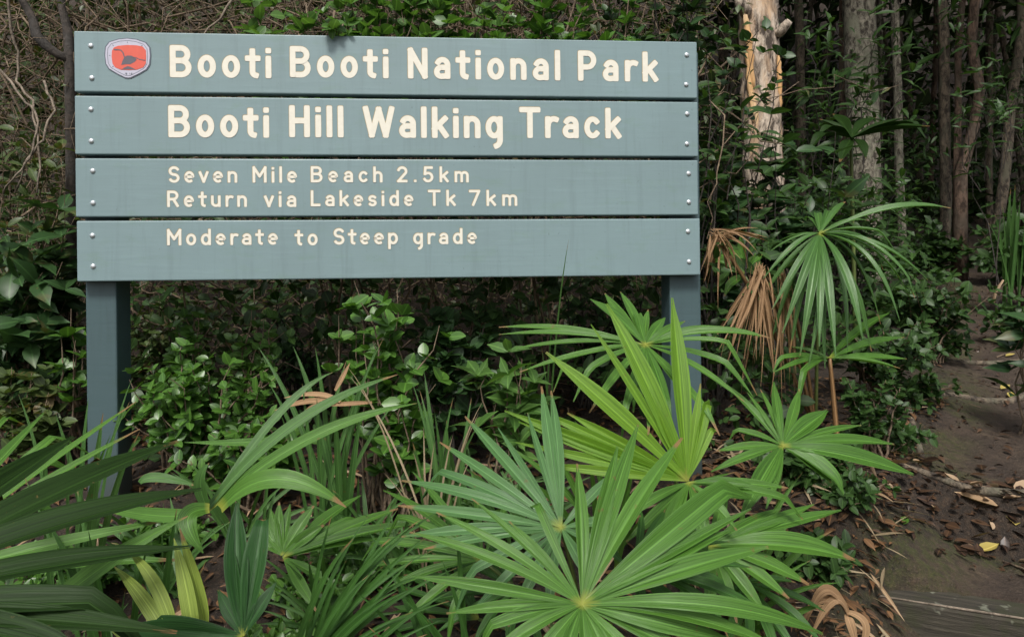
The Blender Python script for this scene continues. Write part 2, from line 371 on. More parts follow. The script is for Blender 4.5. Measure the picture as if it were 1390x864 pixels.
def build_ground():
    xs = np.concatenate([np.array([-150, -90, -50, -30, -18, -11, -7, -5]), np.arange(-4, 5, 0.045), np.arange(5, 13, 0.22), np.array([14, 17, 22, 30, 50, 90, 150])])
    ys = np.concatenate([np.array([-120, -60, -25, -10, -5, -2.5, -1.2, -.5, 0, .4]), np.arange(0.7, 4.6, 0.035), np.arange(4.6, 9, 0.09), np.arange(9, 20, 0.4), np.array([21, 24, 28, 34, 42, 55, 75, 100, 150])])
    X, Y = np.meshgrid(xs, ys); Z = ground(X, Y)
    tt = X * PDX + Y * PDY - S0
    pn = pathness(X, Y) * (1 - .95 * sstep(.22, .34, tt) * (1 - sstep(.54, .7, tt))) * (1 - .9 * sstep(12, 16, Y))
    nx, ny = len(xs), len(ys)
    mb = MB()
    mb.v = list(zip(X.ravel().tolist(), Y.ravel().tolist(), Z.ravel().tolist())); mb.n = nx * ny
    mb.uv = [(0.5, 0.5)] * mb.n; mb.rn = pn.ravel().tolist()
    mb.f = [(j * nx + i, j * nx + i + 1, (j + 1) * nx + i + 1, (j + 1) * nx + i) for j in range(ny - 1) for i in range(nx - 1)]
    mb.mi = [0] * len(mb.f)
    tag(mb.build('ground', M['ground']), kind='structure')
build_ground()

# ------------------------------------------------------------------ the sign
A = P(100, 42, 2.136); B_ = P(946, 57, 2.298)
dirv = Vector((B_.x - A.x, B_.y - A.y, 0)); SW = dirv.length; TH = math.atan2(dirv.y, dirv.x); dirv.normalize()
top = (A.z + B_.z) / 2
SH = 340 / F * 2.136
base = Vector((A.x, A.y, 0)) + dirv * (SW / 2); base.z = gz(base.x, base.y + .08) - 0.02
sign = thing('park_sign', base, 'grey green timber trail sign of four bolted boards with cream lettering on two posts', 'sign', rz=TH)
zt = top - base.z                               # top of the sign in its own space
nrm = Vector((-dirv.y, dirv.x, 0))              # into the sign
def suv(px, py, off=0.0):
    r = ray(px, py); o = Vector((0, 0, CAMZ)); p0 = Vector((A.x, A.y, 0)) + nrm * off
    t = (p0 - o).dot(nrm) / r.dot(nrm); h = o + r * t
    return (Vector((h.x, h.y, 0)) - Vector((A.x, A.y, 0))).dot(dirv) - SW / 2, h.z - base.z

PITCH = SH / 4
GAP = 0.0125
def sub(parent, child): child.parent = parent
def arc(cx, cy, rx, ry, a0, a1, n=12):
    return [(cx + rx * math.cos(R(a0 + (a1 - a0) * i / n)), cy + ry * math.sin(R(a0 + (a1 - a0) * i / n))) for i in range(n + 1)]
ELL = arc(.28, .36, .18, .26, 0, 360, 26)
GL = {
 'B': (.66, [[(.1, .1), (.1, .9)], [(.1, .9), (.34, .9)] + arc(.34, .71, .19, .19, 90, -90) + [(.1, .52)], [(.1, .52), (.35, .52)] + arc(.35, .31, .21, .21, 90, -90) + [(.1, .1)]]),
 'o': (.56, [ELL]),
 't': (.42, [[(.2, .84), (.2, .24)] + arc(.32, .22, .12, .12, 180, 262, 6), [(.06, .62), (.36, .62)]]),
 'i': (.2, [[(.1, .1), (.1, .62)], [(.1, .855), (.1, .86)]]),
 'N': (.64, [[(.1, .1), (.1, .9)], [(.1, .9), (.54, .1)], [(.54, .1), (.54, .9)]]),
 'a': (.54, [[(.44, .1), (.44, .45)] + arc(.28, .45, .16, .17, 0, 150), [(.44, .38), (.24, .38)] + arc(.24, .24, .14, .14, 90, 270) + [(.44, .12)]]),
 'n': (.54, [[(.1, .1), (.1, .62)], [(.1, .40)] + arc(.27, .44, .17, .18, 170, 0) + [(.44, .1)]]),
 'l': (.2, [[(.1, .1), (.1, .9)]]),
 'P': (.62, [[(.1, .1), (.1, .9)], [(.1, .9), (.32, .9)] + arc(.32, .68, .2, .22, 90, -90) + [(.1, .46)]]),
 'r': (.40, [[(.1, .1), (.1, .62)], [(.1, .38)] + arc(.29, .42, .18, .2, 180, 65)]),
 'k': (.52, [[(.1, .1), (.1, .9)], [(.1, .30), (.42, .62)], [(.22, .42), (.44, .1)]]),
 'H': (.64, [[(.1, .1), (.1, .9)], [(.54, .1), (.54, .9)], [(.1, .52), (.54, .52)]]),
 'W': (.94, [[(.08, .9), (.26, .1)], [(.26, .1), (.47, .88)], [(.47, .88), (.68, .1)], [(.68, .1), (.86, .9)]]),
 'g': (.56, [ELL, [(.46, .62), (.46, .0)] + arc(.30, -.02, .16, .2, 0, -75, 8)]),
 'T': (.62, [[(.06, .9), (.56, .9)], [(.31, .9), (.31, .1)]]),
 'c': (.52, [arc(.28, .36, .18, .26, 45, 315, 22)]),
 'S': (.6, [arc(.3, .7, .2, .2, 30, 270, 16) + arc(.3, .3, .2, .2, 90, -150, 16)]),
 'e': (.56, [[(.1, .37), (.46, .37)] + arc(.28, .36, .18, .26, 0, 298, 22)]),
 'v': (.52, [[(.08, .62), (.26, .1)], [(.26, .1), (.44, .62)]]),
 'M': (.76, [[(.1, .1), (.1, .9)], [(.1, .9), (.38, .4)], [(.38, .4), (.66, .9)], [(.66, .9), (.66, .1)]]),
 'h': (.54, [[(.1, .1), (.1, .9)], [(.1, .40)] + arc(.27, .44, .17, .18, 170, 0) + [(.44, .1)]]),
 '2': (.6, [arc(.3, .68, .2, .22, 160, -25, 14) + [(.1, .1)], [(.1, .1), (.5, .1)]]),
 '.': (.22, [[(.11, .11), (.11, .115)]]),
 '5': (.6, [[(.48, .9), (.16, .9)], [(.16, .9), (.13, .52)], arc(.29, .34, .21, .24, 130, -150, 18)]),
 'm': (.80, [[(.1, .1), (.1, .62)], [(.1, .42)] + arc(.25, .46, .15, .16, 170, 0) + [(.40, .1)], [(.40, .42)] + arc(.55, .46, .15, .16, 170, 0) + [(.70, .1)]]),
 'R': (.64, [[(.1, .1), (.1, .9)], [(.1, .9), (.32, .9)] + arc(.32, .69, .2, .21, 90, -90) + [(.1, .48)], [(.34, .48), (.54, .1)]]),
 'u': (.54, [[(.44, .1), (.44, .62)], [(.1, .62)] + arc(.27, .28, .17, .18, 180, 350)]),
 'L': (.54, [[(.1, .9), (.1, .1)], [(.1, .1), (.46, .1)]]),
 's': (.5, [arc(.25, .48, .15, .13, 30, 270, 12) + arc(.25, .22, .15, .13, 90, -150, 12)]),
 'd': (.56, [ELL, [(.46, .1), (.46, .9)]]),
 '7': (.58, [[(.08, .9), (.5, .9)], [(.5, .9), (.22, .1)]]),
 'p': (.56, [ELL, [(.1, .62), (.1, -.18)]]),
}
def ribbon(mb, pts, r, y, mi):
    """a flat stroke with round ends in the sign's face; y is how far it stands off the board"""
    P2 = [Vector(p) for p in pts]
    closed = (P2[0] - P2[-1]).length < 1e-5
    vv, ff = [], []
    m = len(P2)
    for i, p in enumerate(P2):
        if closed: t = P2[(i + 1) % (m - 1)] - P2[(i - 1) % (m - 1)]
        else: t = P2[min(i + 1, m - 1)] - P2[max(i - 1, 0)]
        t.normalize(); n = Vector((-t.y, t.x))
        vv += [p + n * r, p - n * r]
    for i in range(m - 1): ff.append((2 * i, 2 * i + 1, 2 * i + 3, 2 * i + 2))
    if not closed:
        for e, s in ((0, 1), (m - 1, -1)):
            t = (P2[1] - P2[0]).normalized() if e == 0 else (P2[-1] - P2[-2]).normalized() * 1
            n = Vector((-t.y, t.x)); b = len(vv); k = 8
            for j in range(k + 1):
                an = math.pi * j / k
                cx, sy = math.cos(an), math.sin(an)
                cx = math.copysign(abs(cx) ** .5, cx); sy = sy ** .5
                vv.append(P2[e] + n * r * cx - t * s * r * sy * .96)
            ff.append(tuple(b + j for j in range(k + 1)) if s > 0 else tuple(b + j for j in range(k, -1, -1)))
    fixed = []
    V3 = [(q.x, -y, q.y) for q in vv]
    for q in ff:      # turn every face to the viewer's side
        a, b2, c = (Vector(V3[q[0]]), Vector(V3[q[1]]), Vector(V3[q[2]]))
        nn = (b2 - a).cross(c - b2)
        fixed.append(q if nn.y < 0 else tuple(reversed(q)))
    mb.add(V3, fixed, mi=mi)
def write(mb, word, x0, x1, ytop, ybase, sw, ox=[0]):
    (ua, va), (ub, vb) = suv(x0, ybase), suv(x1, ybase)
    _, vt = suv(x0, ytop)
    H = vt - va; Wd = ub - ua
    tot = sum(GL[ch][0] for ch in word) * H
    kx = 1.0 if H > .07 else 1.14; tot *= kx; gap = 0.0
    n = len(word) - 1
    want = 0.12 * H
    if n:
        gap = (Wd - tot) / n
        if gap < 0.08 * H: kx *= (Wd - n * 0.08 * H) / tot; gap = 0.08 * H
        elif gap > 0.30 * H: kx *= (Wd - n * 0.30 * H) / tot; gap = 0.30 * H
    x = ua; k = 0
    for ch in word:
        gw, strokes = GL[ch]
        for st in strokes:
            pts = [(x + p[0] * H * kx, va + p[1] * H) for p in st]
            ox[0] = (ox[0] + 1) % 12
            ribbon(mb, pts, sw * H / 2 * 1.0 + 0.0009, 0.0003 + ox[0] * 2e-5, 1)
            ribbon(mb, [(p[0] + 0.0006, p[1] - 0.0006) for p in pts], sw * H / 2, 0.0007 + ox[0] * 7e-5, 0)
        x += gw * H * kx + gap
LINES = [
 (0, .172, [('Booti', 230, 369, 60.5, 105.5), ('Booti', 393, 528, 62, 105.5), ('National', 553, 761, 64, 107.5), ('Park', 784, 893, 68, 110.5)]),
 (1, .172, [('Booti', 228, 366, 142, 187), ('Hill', 392, 467, 142, 187), ('Walking', 493, 683, 143, 187.5), ('Track', 706, 843, 144.5, 188)]),
 (2, .152, [('Seven', 228, 323, 225, 248.5), ('Mile', 342, 404, 225, 248.5), ('Beach', 421, 520, 225, 248), ('2.5km', 538, 637, 225, 248)]),
 (2, .152, [('Return', 226, 336, 258, 281.5), ('via', 358, 403, 258, 281.5), ('Lakeside', 421, 562, 257.5, 280.5), ('Tk', 581, 619, 257, 280), ('7km', 636, 703, 257, 280)]),
 (3, .152, [('Moderate', 226, 378, 310, 333.5), ('to', 400, 432, 310, 333.5), ('Steep', 452, 541, 309, 332.5), ('grade', 560, 648, 309, 332)]),
]
boards = []
BT_ = 0.042
for k in range(4):
    z1 = zt - k * PITCH - (GAP / 2 if k else 0); z0 = zt - (k + 1) * PITCH + (GAP / 2 if k < 3 else 0)
    mb = MB(); dx = [0, 0.001, -0.001, 0.004][k]
    mb.box(-SW / 2 + (0.0 if k < 3 else 0.002), SW / 2 + dx, 0, BT_, z0, z1, ch=0.0035)
    bd = mb.build('board', M['paint'], sign, smooth=False, world=False); boards.append(bd)
    for sx, pxs in ((-1, -SW / 2 + 0.052), (1, SW / 2 - 0.036)):
        for vv in (0.23, 0.76):
            b = MB(); zc = z1 + (z0 - z1) * vv; xc = pxs + random.uniform(-.003, .003); zc += random.uniform(-.003, .003)
            rings = []; n = 14
            V = [(xc, -0.0052, zc)]; Fc = []
            for rr, yy in ((.0045, -.0048), (.0075, -.0030), (.0088, 0.0005)):
                for q in range(n): V.append((xc + rr * math.cos(2 * math.pi * q / n), yy, zc + rr * math.sin(2 * math.pi * q / n)))
            for q in range(n): Fc.append((0, 1 + q, 1 + (q + 1) % n))
            for rg in range(2):
                for q in range(n): Fc.append((1 + rg * n + q, 1 + (rg + 1) * n + q, 1 + (rg + 1) * n + (q + 1) % n, 1 + rg * n + (q + 1) % n))
            b.add(V, Fc); b.build('bolt', M['steel'], bd, world=False)
for li, sw, words in LINES:
    for wd in words:
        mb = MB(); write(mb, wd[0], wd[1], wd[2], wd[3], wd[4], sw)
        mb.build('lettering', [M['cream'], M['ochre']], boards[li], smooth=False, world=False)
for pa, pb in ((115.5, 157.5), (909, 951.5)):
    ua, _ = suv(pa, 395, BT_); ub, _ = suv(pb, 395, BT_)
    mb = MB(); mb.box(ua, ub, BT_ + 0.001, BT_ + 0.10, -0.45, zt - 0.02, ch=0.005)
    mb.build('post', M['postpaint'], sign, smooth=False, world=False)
# emblem: shield with a red field and a dark bird over a mound
def poly(mb, pts, y, mi):
    V = [(p[0], -y, p[1]) for p in pts]
    a = sum(pts[i][0] * pts[(i + 1) % len(pts)][1] - pts[(i + 1) % len(pts)][0] * pts[i][1] for i in range(len(pts)))
    idx = list(range(len(pts)))
    mb.add(V, [tuple(idx if a > 0 else reversed(idx))], mi=mi)
def crop_px(q): return suv(130 + q[0] / 11.52, 40 + q[1] / 11.52)
def shield(g):
    pts = [(-1, .15), (-.97, .55), (-.80, .80), (-.4, .95), (0, 1.0), (.4, .95), (.80, .80), (.97, .55), (1, .15), (.96, -.3), (.82, -.55), (.45, -.80), (.12, -.98), (0, -1), (-.12, -.98), (-.45, -.80), (-.82, -.55), (-.96, -.3)]
    c0 = crop_px((505, 455)); sx = crop_px((870, 455))[0] - c0[0]; sy = c0[1] - crop_px((505, 775))[1]
    return [(c0[0] + x * sx * g, c0[1] + y * sy * g) for x, y in pts]
def solid(mb, pts, y0, y1, mi=0):
    n = len(pts)
    V = [(p[0], -y1, p[1]) for p in pts] + [(p[0], -y0, p[1]) for p in pts]
    a = sum(pts[i][0] * pts[(i + 1) % n][1] - pts[(i + 1) % n][0] * pts[i][1] for i in range(n))
    idx = list(range(n)); fc = [tuple(idx if a > 0 else reversed(idx))]
    for i in range(n): fc.append((i, n + i, n + (i + 1) % n, (i + 1) % n) if a > 0 else (i, (i + 1) % n, n + (i + 1) % n, n + i))
    mb.add(V, fc, mi=mi)
mb = MB(); solid(mb, shield(1.0), 0.0, 0.0016, 0); em = mb.build('emblem', M['edge'], sign, smooth=False, world=False)  # dark rim: outline with the shadow round the shield painted in
mb = MB(); solid(mb, shield(.95), 0.001, 0.0028, 0); mb.build('emblem_border', M['lilac'], em, smooth=False, world=False)
# thin dark ring and tiny illegible marks round the border
mb = MB()
ring = shield(.86); ring.append(ring[0])
ribbon(mb, ring, 0.0007, 0.0031, 0)
mb2 = shield(.79)
for i in range(len(mb2)):
    if i % 2 == 0:
        a = Vector(mb2[i]); b = Vector(shield(.74)[i]); ribbon(mb, [a, b], 0.0008, 0.0032 + i * 2e-5, 0)
for q in ((490, 690), (570, 690)):
    a = Vector(crop_px(q)); ribbon(mb, [a, a + Vector((0, -.004))], 0.0012, 0.0037, 0)
mb.build('border_marks', M['edge'], em, smooth=False, world=False)
mb = MB()
fld = [(255, 430), (262, 340), (290, 290), (360, 262), (505, 250), (650, 256), (740, 275), (790, 330), (795, 430), (790, 540), (750, 600), (650, 635), (520, 642), (400, 635), (310, 600), (270, 540)]
solid(mb, [crop_px(q) for q in fld], 0.002, 0.0036); mb.build('emblem_field', M['red'], em, smooth=False, world=False)
mb = MB()
body = [(405, 565), (425, 505), (455, 440), (500, 415), (570, 418), (630, 455), (650, 480), (610, 520), (545, 552), (470, 552)]
poly(mb, [crop_px(q) for q in body], 0.0040, 0)
neck = [crop_px(q) for q in [(300, 325), (340, 322), (400, 332), (435, 370), (450, 420), (470, 460)]]
ribbon(mb, neck, 0.0018, 0.0041, 0)
ribbon(mb, [crop_px(q) for q in [(300, 322), (335, 326)]], 0.0022, 0.0042, 0)
ribbon(mb, [crop_px(q) for q in [(560, 440), (640, 450), (700, 478), (780, 490)]], 0.0011, 0.0043, 0)
poly(mb, [crop_px(q) for q in [(415, 632), (460, 600), (510, 580), (560, 595), (630, 632)]], 0.0040, 0)
mb.build('bird_figure', M['dark'], em, smooth=False, world=False)

# ------------------------------------------------------------------ leaf templates
def oval_leaf(w, point=0.0, fold=0.12, droop=0.15):
    ts = [0, .12, .35, .62, .85, 1.0]
    ws = [0.06, .62, 1.0, .92, .52 * (1 - point), 0.0]
    V, U, Fc = [], [], []
    for t, k in zip(ts, ws):
        z = -droop * t * t
        V += [(-w / 2 * k, t, z + fold * k * w), (0, t, z), (w / 2 * k, t, z + fold * k * w)]
        U += [(0.5 - .5 * k, t), (.5, t), (.5 + .5 * k, t)]
    for i in range(len(ts) - 1):
        for j in (0, 1):
            a = i * 3 + j; Fc.append((a, a + 1, a + 4, a + 3))
    return V, Fc, U
def diamond_leaf(w, fold=0.15, droop=0.2):
    V = [(0, 0, 0), (-w / 2, .42, fold * w), (0, .5, -droop * .25), (w / 2, .42, fold * w), (0, 1, -droop)]
    U = [(.5, 0), (0, .5), (.5, .5), (1, .5), (.5, 1)]
    return V, [(0, 2, 1), (0, 3, 2), (1, 2, 4), (2, 3, 4)], U
LF_OVAL = oval_leaf(.62); LF_ROUND = oval_leaf(.72, 0, .1, .1); LF_POINT = oval_leaf(.42, .4, .15, .3); LF_DIA = diamond_leaf(.55); LF_LONG = oval_leaf(.26, .4, .15, .35)

# ------------------------------------------------------------------ fan palms
def leaflet(mb, p0, p1, n, width, arch=0.1, rnd=0.5, rows=14, fold=0.32, droop=0.0, split=True, prof='palm', twist=0.0):
    p0, p1 = Vector(p0), Vector(p1); L = (p1 - p0).length
    n = Vector(n).normalized()
    sd_ = (p1 - p0).cross(n); sd_.normalize()
    pc = (p0 + p1) * 0.5 + n * (arch * L * random.uniform(.8, 1.25)) + sd_ * (L * random.gauss(0, .022)) + Vector((0, 0, droop * L))
    S = (-1, -.75, -.5, -.25, 0, .25, .5, .75, 1)
    bend_ = random.uniform(.35, 1.3) * L if random.random() < .22 else 0; bt_ = random.uniform(.62, .85)
    V, U, Fc = [], [], []
    for i in range(rows + 1):
        t = i / rows
        p = p0 * (1 - t) ** 2 + pc * 2 * t * (1 - t) + p1 * t * t
        T = ((pc - p0) * (1 - t) + (p1 - pc) * t).normalized()
        if bend_ and t > bt_: p = p + Vector((0, 0, -(t - bt_) * bend_)) - (p1 - p0) * ((t - bt_) * .35); T = (T * L - Vector((0, 0, bend_))).normalized()
        b = T.cross(n); 
        if b.length < 1e-3: b = T.cross(Vector((0, 0, 1)))
        b.normalize()
        if twist: b = Matrix.Rotation(twist * t, 3, T) @ b
        m = b.cross(T).normalized()
        if prof == 'palm': k = (0.16 + 0.84 * math.sin(min(t / 0.55, 1) * math.pi / 2) ** 1.1) * (1 if t < .5 else max(0.13, 1 - ((t - .5) / .5) ** 2.0))
        else: k = (0.55 + .45 * math.sin(min(t / .4, 1) * math.pi / 2)) * (1 if t < .35 else max(0.03, 1 - ((t - .35) / .65) ** 1.6))
        hw = width / 2 * k
        fz = fold * (0.35 + 0.65 * min(1, t * 3)) * (1 - .35 * t)
        for s in S:
            q = p + b * (hw * s) + m * (hw * (fz * abs(s) * 1.25 + (0.085 if abs(s) in (.25, .75) else -0.02)))
            if split and i == rows and s == 0: q = q - T * (L * 0.07)
            V.append(q); U.append((s * .5 + .5, t))
    for i in range(rows):
        for j in range(8):
            a = i * 9 + j; Fc.append((a, a + 1, a + 10, a + 9))
    mb.add(V, Fc, U, rnd)

def plane_pt(px, py, hub, n, lo=-0.45, hi=0.45):
    r = ray(px, py); o = Vector((0, 0, CAMZ)); den = r.dot(n)
    d = (hub - o).dot(n) / den if abs(den) > 0.12 else hub.y
    d = max(hub.y + lo, min(hub.y + hi, d)); d = max(d, 0.35)
    return P(px, py, d)
def curve3(a, b, c, n=9):
    a, b, c = Vector(a), Vector(b), Vector(c)
    return [a * (1 - t) ** 2 + b * 2 * t * (1 - t) + c * t * t for t in [i / (n - 1) for i in range(n)]]
def frond(root, hub_px, d, tips, n, mat, width, base=None, arch=0.10, petmat='petiole', pr=0.006, rnd0=None, name='frond', droop=0.0, label=None):
    """tips: (px, py[, width factor[, arch[, depth]]]); the blade is one mesh, the stalk its child"""
    hub = P(hub_px[0], hub_px[1], d); n = Vector(n).normalized()
    mb = MB(); k = 0
    for tp in tips:
        px, py = tp[0], tp[1]; wf = tp[2] if len(tp) > 2 and tp[2] else 1.0
        ar = tp[3] if len(tp) > 3 and tp[3] is not None else arch * random.uniform(.7, 1.3)
        tip = P(px, py, tp[4]) if len(tp) > 4 else plane_pt(px, py, hub, n)
        nn = (n + Vector((random.uniform(-.22, .22), random.uniform(-.12, .12), random.uniform(-.12, .12)))).normalized()
        k += 1
        leaflet(mb, hub + n * (0.0006 * (k % 5)), tip, nn, width * wf, ar, random.random(), droop=droop, fold=random.uniform(.42, .75))
    o = mb.build(name, M[mat], root)
    if label: o['label'] = label
    if base is not None:
        base = Vector(base); mid = (hub + base) * .5 + Vector((0, 0, 0.12 * (hub - base).length)); 
        pm = MB(); pts = curve3(base, mid, hub); pm.tube(pts, [pr * (1.25 - .5 * i / 8) for i in range(9)], 6, rnd=random.random())
        pt = pm.build('petiole', M[petmat], root); pt.parent = o
        # built in root space already; both share the root's origin
    return o
def gpt(px, d, dz=0.0):
    x = (px - CX) / F * d; return Vector((x, d, gz(x, d) + dz))

PALMS = 'young fan palms round the sign'
# --- front palm: the big fan at the bottom and the blue-green fan behind it
bA = gpt(800, 1.62)
pA = thing('fan_palm', bA, 'largest green fan palm in the foreground with star shaped fan at bottom centre', 'palm', PALMS)
frond(pA, (790, 820), 1.25, [
    (558, 781, .75, .14), (556, 722, .7, .10), (592, 695, .65, .10), (640, 676, .5, .08), (691, 707, .6, .06), (712, 640, .6, .05), (783, 629, .9, .04), (838, 606, 1.1, .05), (866, 576, 1.15, .03),
    (926, 594, 1.15, .05), (1043, 613, 1.6, .07), (993, 719, 1.15, .09), (1043, 742, 1.25, .10), (1020, 690, .8, .08), (1117, 860, 1.1, .20), (1060, 880, .9, .16), (993, 868, 1.1, .15),
    (960, 905, .95, .12), (900, 940, .9, .1), (850, 950, .9, .1), (800, 960, .9, .1), (750, 950, .9, .1), (705, 925, .85, .12), (655, 900, .8, .14), (634, 862, .8, .17), (606, 832, .7, .15)],
    (0.05, -0.72, .69), 'palm', .031, bA, .11)
frond(pA, (762, 716), 1.48, [
    (631, 565, .95, .06), (597, 600, .8, .08), (558, 629, .85, .1), (545, 652, .9, .1), (540, 686, .9, .08), (545, 728, .85, .08), (575, 745, .8, .08), (735, 524, 1.0, .02), (748, 530, .9, .03), (716, 560, .6, .04), (676, 580, .55, .05),
    (600, 800, .8, .1), (640, 830, .8, .1), (690, 850, .8, .1), (745, 850, .8, .1), (835, 640, .8, .08), (870, 700, .8, .1), (860, 760, .8, .1), (810, 800, .8, .1)],
    (-0.1, -0.70, .70), 'palmblue', .030, bA, .11)
frond(pA, (700, 800), 1.62, [(560, 700, .8), (545, 735, .8), (548, 780, .8), (560, 820, .8), (590, 860, .8), (640, 880, .8), (690, 890, .8), (740, 890, .8), (640, 700, .7), (590, 690, .7)],
    (-0.2, -.5, .85), 'palmmid', .030, bA, .12)
frond(pA, (650, 840), 1.75, [(500, 830, .8), (480, 790, .7), (505, 760, .7), (540, 720, .8), (500, 870, .7), (590, 700, .7), (620, 690, .7)], (-0.2, -.5, .85), 'palmmid', .028, bA, .14)
frond(pA, (860, 770), 1.42, [(1010, 800, .9), (1020, 770, .8), (990, 735, .8), (1040, 830, .9), (1000, 850, .8), (950, 700, .7), (905, 690, .7), (880, 850, .8), (930, 860, .8), (965, 860, .8), (870, 690, .6)], (0.1, -.5, .85), 'palmmid', .028, bA, .14)
frond(pA, (655, 760), 1.6, [(500, 690, .8), (480, 735, .8), (520, 665, .7), (560, 640, .7), (490, 770, .8), (510, 810, .8), (540, 850, .8), (600, 860, .8), (640, 640, .6), (700, 660, .6)], (-0.1, -.6, .8), 'palm', .028, bA, .12)

# --- fresh yellow-green palm by the right post
bB = gpt(935, 1.95)
pB = thing('fan_palm', bB, 'bright yellow green fan palm in front of the right sign post', 'palm', PALMS)
frond(pB, (933, 652), 1.66, [
    (823, 412, 1.25, .03), (802, 440, .55, .04), (912, 404, 1.2, .02), (741, 478, 1.15, .04), (685, 557, .8, .05), (692, 540, .55, .05), (704, 572, .6, .06), (968, 494, .65, .03), (951, 520, .55, .03), (978, 560, .5, .03),
    (880, 520, .7, .03), (862, 500, .75, .03), (700, 600, .6, .06), (730, 630, .6, .08), (800, 600, .6, .05), (770, 560, .7, .04)],
    (0.02, -0.95, .30), 'palmyellow', .040, bB, .05)
frond(pB, (935, 655), 1.63, [(850, 735, .8), (830, 715, .7), (890, 760, .8), (905, 740, .7), (960, 760, .8), (1000, 720, .8), (1040, 670, .8), (1070, 662, .7), (1103, 686, .7), (870, 780, .7)], (0.05, -.65, .75), 'palm', .034, bB, .12)
frond(pB, (876, 468), 1.95, [
    (801, 406, 1.2, .05), (821, 398, .9, .04), (842, 396, .9, .04), (862, 412, .8, .05), (880, 420, .7, .05), (903, 431, .9, .06), (930, 436, .8, .08), (985, 444, 1.0, .10), (1046, 459, .9, .14), (1050, 480, .7, .14), (1046, 521, .7, .14), (1010, 545, .7, .1), (985, 585, .7, .1), (950, 560, .8, .08),
    (677, 444, .7, .10), (677, 454, .7, .10), (690, 475, .6, .1), (705, 505, .7, .1), (740, 500, .6, .1), (765, 527, .7, .1), (800, 560, .7, .1), (840, 580, .8, .08), (880, 590, .8, .08), (915, 580, .8, .08), (860, 560, .7, .08)],
    (-0.1, -.55, .83), 'palm', .034, bB, .10)

# --- right-hand palms
bC = gpt(1050, 2.02)
pC = thing('fan_palm', bC, 'green fan palm with broad blunt leaflets between the yellow green palm and path', 'palm', PALMS)
frond(pC, (1062, 605), 1.82, [
    (983, 519, .7, .05), (1014, 532, .45, .05), (1032, 528, .5, .04), (1050, 518, .8, .03), (1085, 528, .8, .03), (1123, 557, 1.35, .03), (1169, 577, .6, .06), (1214, 603, .9, .10), (1240, 644, 1.4, .10), (1151, 666, 1.6, .06), (1128, 655, 1.1, .06),
    (1007, 700, 1.35, .06), (1040, 690, .7, .07), (985, 581, .6, .07), (972, 612, .7, .08), (965, 640, .7, .1)],
    (0.1, -.66, .74), 'palm', .036, bC, .07)
frond(pC, (963, 740), 1.58, [
    (1160, 760, 1.5, .16), (1142, 692, .85, .12), (1105, 684, .7, .1), (1060, 690, .7, .08), (1098, 793, 1.0, .10), (1071, 812, 1.0, .08), (1040, 835, .9, .08), (1000, 845, .8, .08), (960, 850, .8, .08), (1030, 700, .7, .06), (985, 660, .8, .05), (940, 660, .7, .05), (905, 690, .7, .06), (880, 720, .7, .08), (915, 800, .7, .08), (890, 770, .7, .08)],
    (0.1, -.66, .74), 'palm', .036, bC, .10)
frond(pC, (1010, 790), 1.7, [(1120, 880, .9), (1090, 900, .9), (1060, 905, .9), (1020, 900, .8), (980, 890, .8), (1120, 830, .8), (1080, 790, .7), (940, 860, .8)], (0.1, -.5, .85), 'palmmid', .030, bC, .14)

bD = gpt(1105, 2.75)
pD = thing('fan_palm', bD, 'tall weeping fan palm right of the sign with brown tips and dead hanging fronds', 'palm', PALMS)
frond(pD, (1113, 317), 2.5, [
    (1291, 283, 1.2, .22, 2.45), (1233, 330, .8, .22, 2.4), (1259, 380, .95, .30, 2.35), (1249, 400, .95, .32, 2.3), (1221, 436, 1.0, .36, 2.28), (1171, 461, 1.0, .30, 2.25), (1134, 483, 1.0, .22, 2.25), (1112, 470, .9, .2, 2.25), (1086, 482, .95, .22, 2.28), (1062, 452, .9, .25, 2.32), (1048, 420, .8, .28, 2.4), (1036, 378, .7, .28, 2.45), (1040, 345, .6, .2, 2.55), (1050, 330, .6, .2, 2.6),
    (1107, 281, .9, .1, 2.7), (1127, 278, .8, .1, 2.72), (1148, 274, .8, .12, 2.7), (1090, 292, .6, .1, 2.7), (1180, 300, .7, .15, 2.65), (1205, 345, .7, .26, 2.6), (1240, 415, .7, .34, 2.5), (1150, 478, .8, .26, 2.35), (1120, 500, .8, .2, 2.35), (1072, 478, .7, .26, 2.42), (1045, 470, .7, .28, 2.5), (1030, 410, .7, .28, 2.55), (1190, 470, .8, .32, 2.38), (1098, 495, .7, .22, 2.3), (1195, 440, .7, .34, 2.45), (1100, 440, .7, .3, 2.4)],
    (0.05, -.45, .9), 'palmdroop', .031, bD + Vector((0, 0, .0)), .22)
frond(pD, (1126, 486), 2.42, [(1228, 458, 1.0, .04), (1231, 487, 1.0, .05), (1222, 500, .8, .06), (1207, 425, 1.0, .04), (1180, 440, .7, .04), (1044, 489, .8, .08), (1050, 505, .7, .1), (1070, 470, .6, .06), (1075, 520, .7, .1)],
    (0.1, -.35, .93), 'palm', .040, gpt(1136, 2.45), .06, 'petbrown', .009)
frond(pD, (1010, 372), 2.75, [(961, 347, .8), (965, 365, .8), (972, 335, .8), (985, 325, .8), (1005, 320, .7), (1025, 330, .7), (1035, 345, .7), (980, 395, .7)], (-0.1, -.7, .7), 'palm', .05, bD, .05)
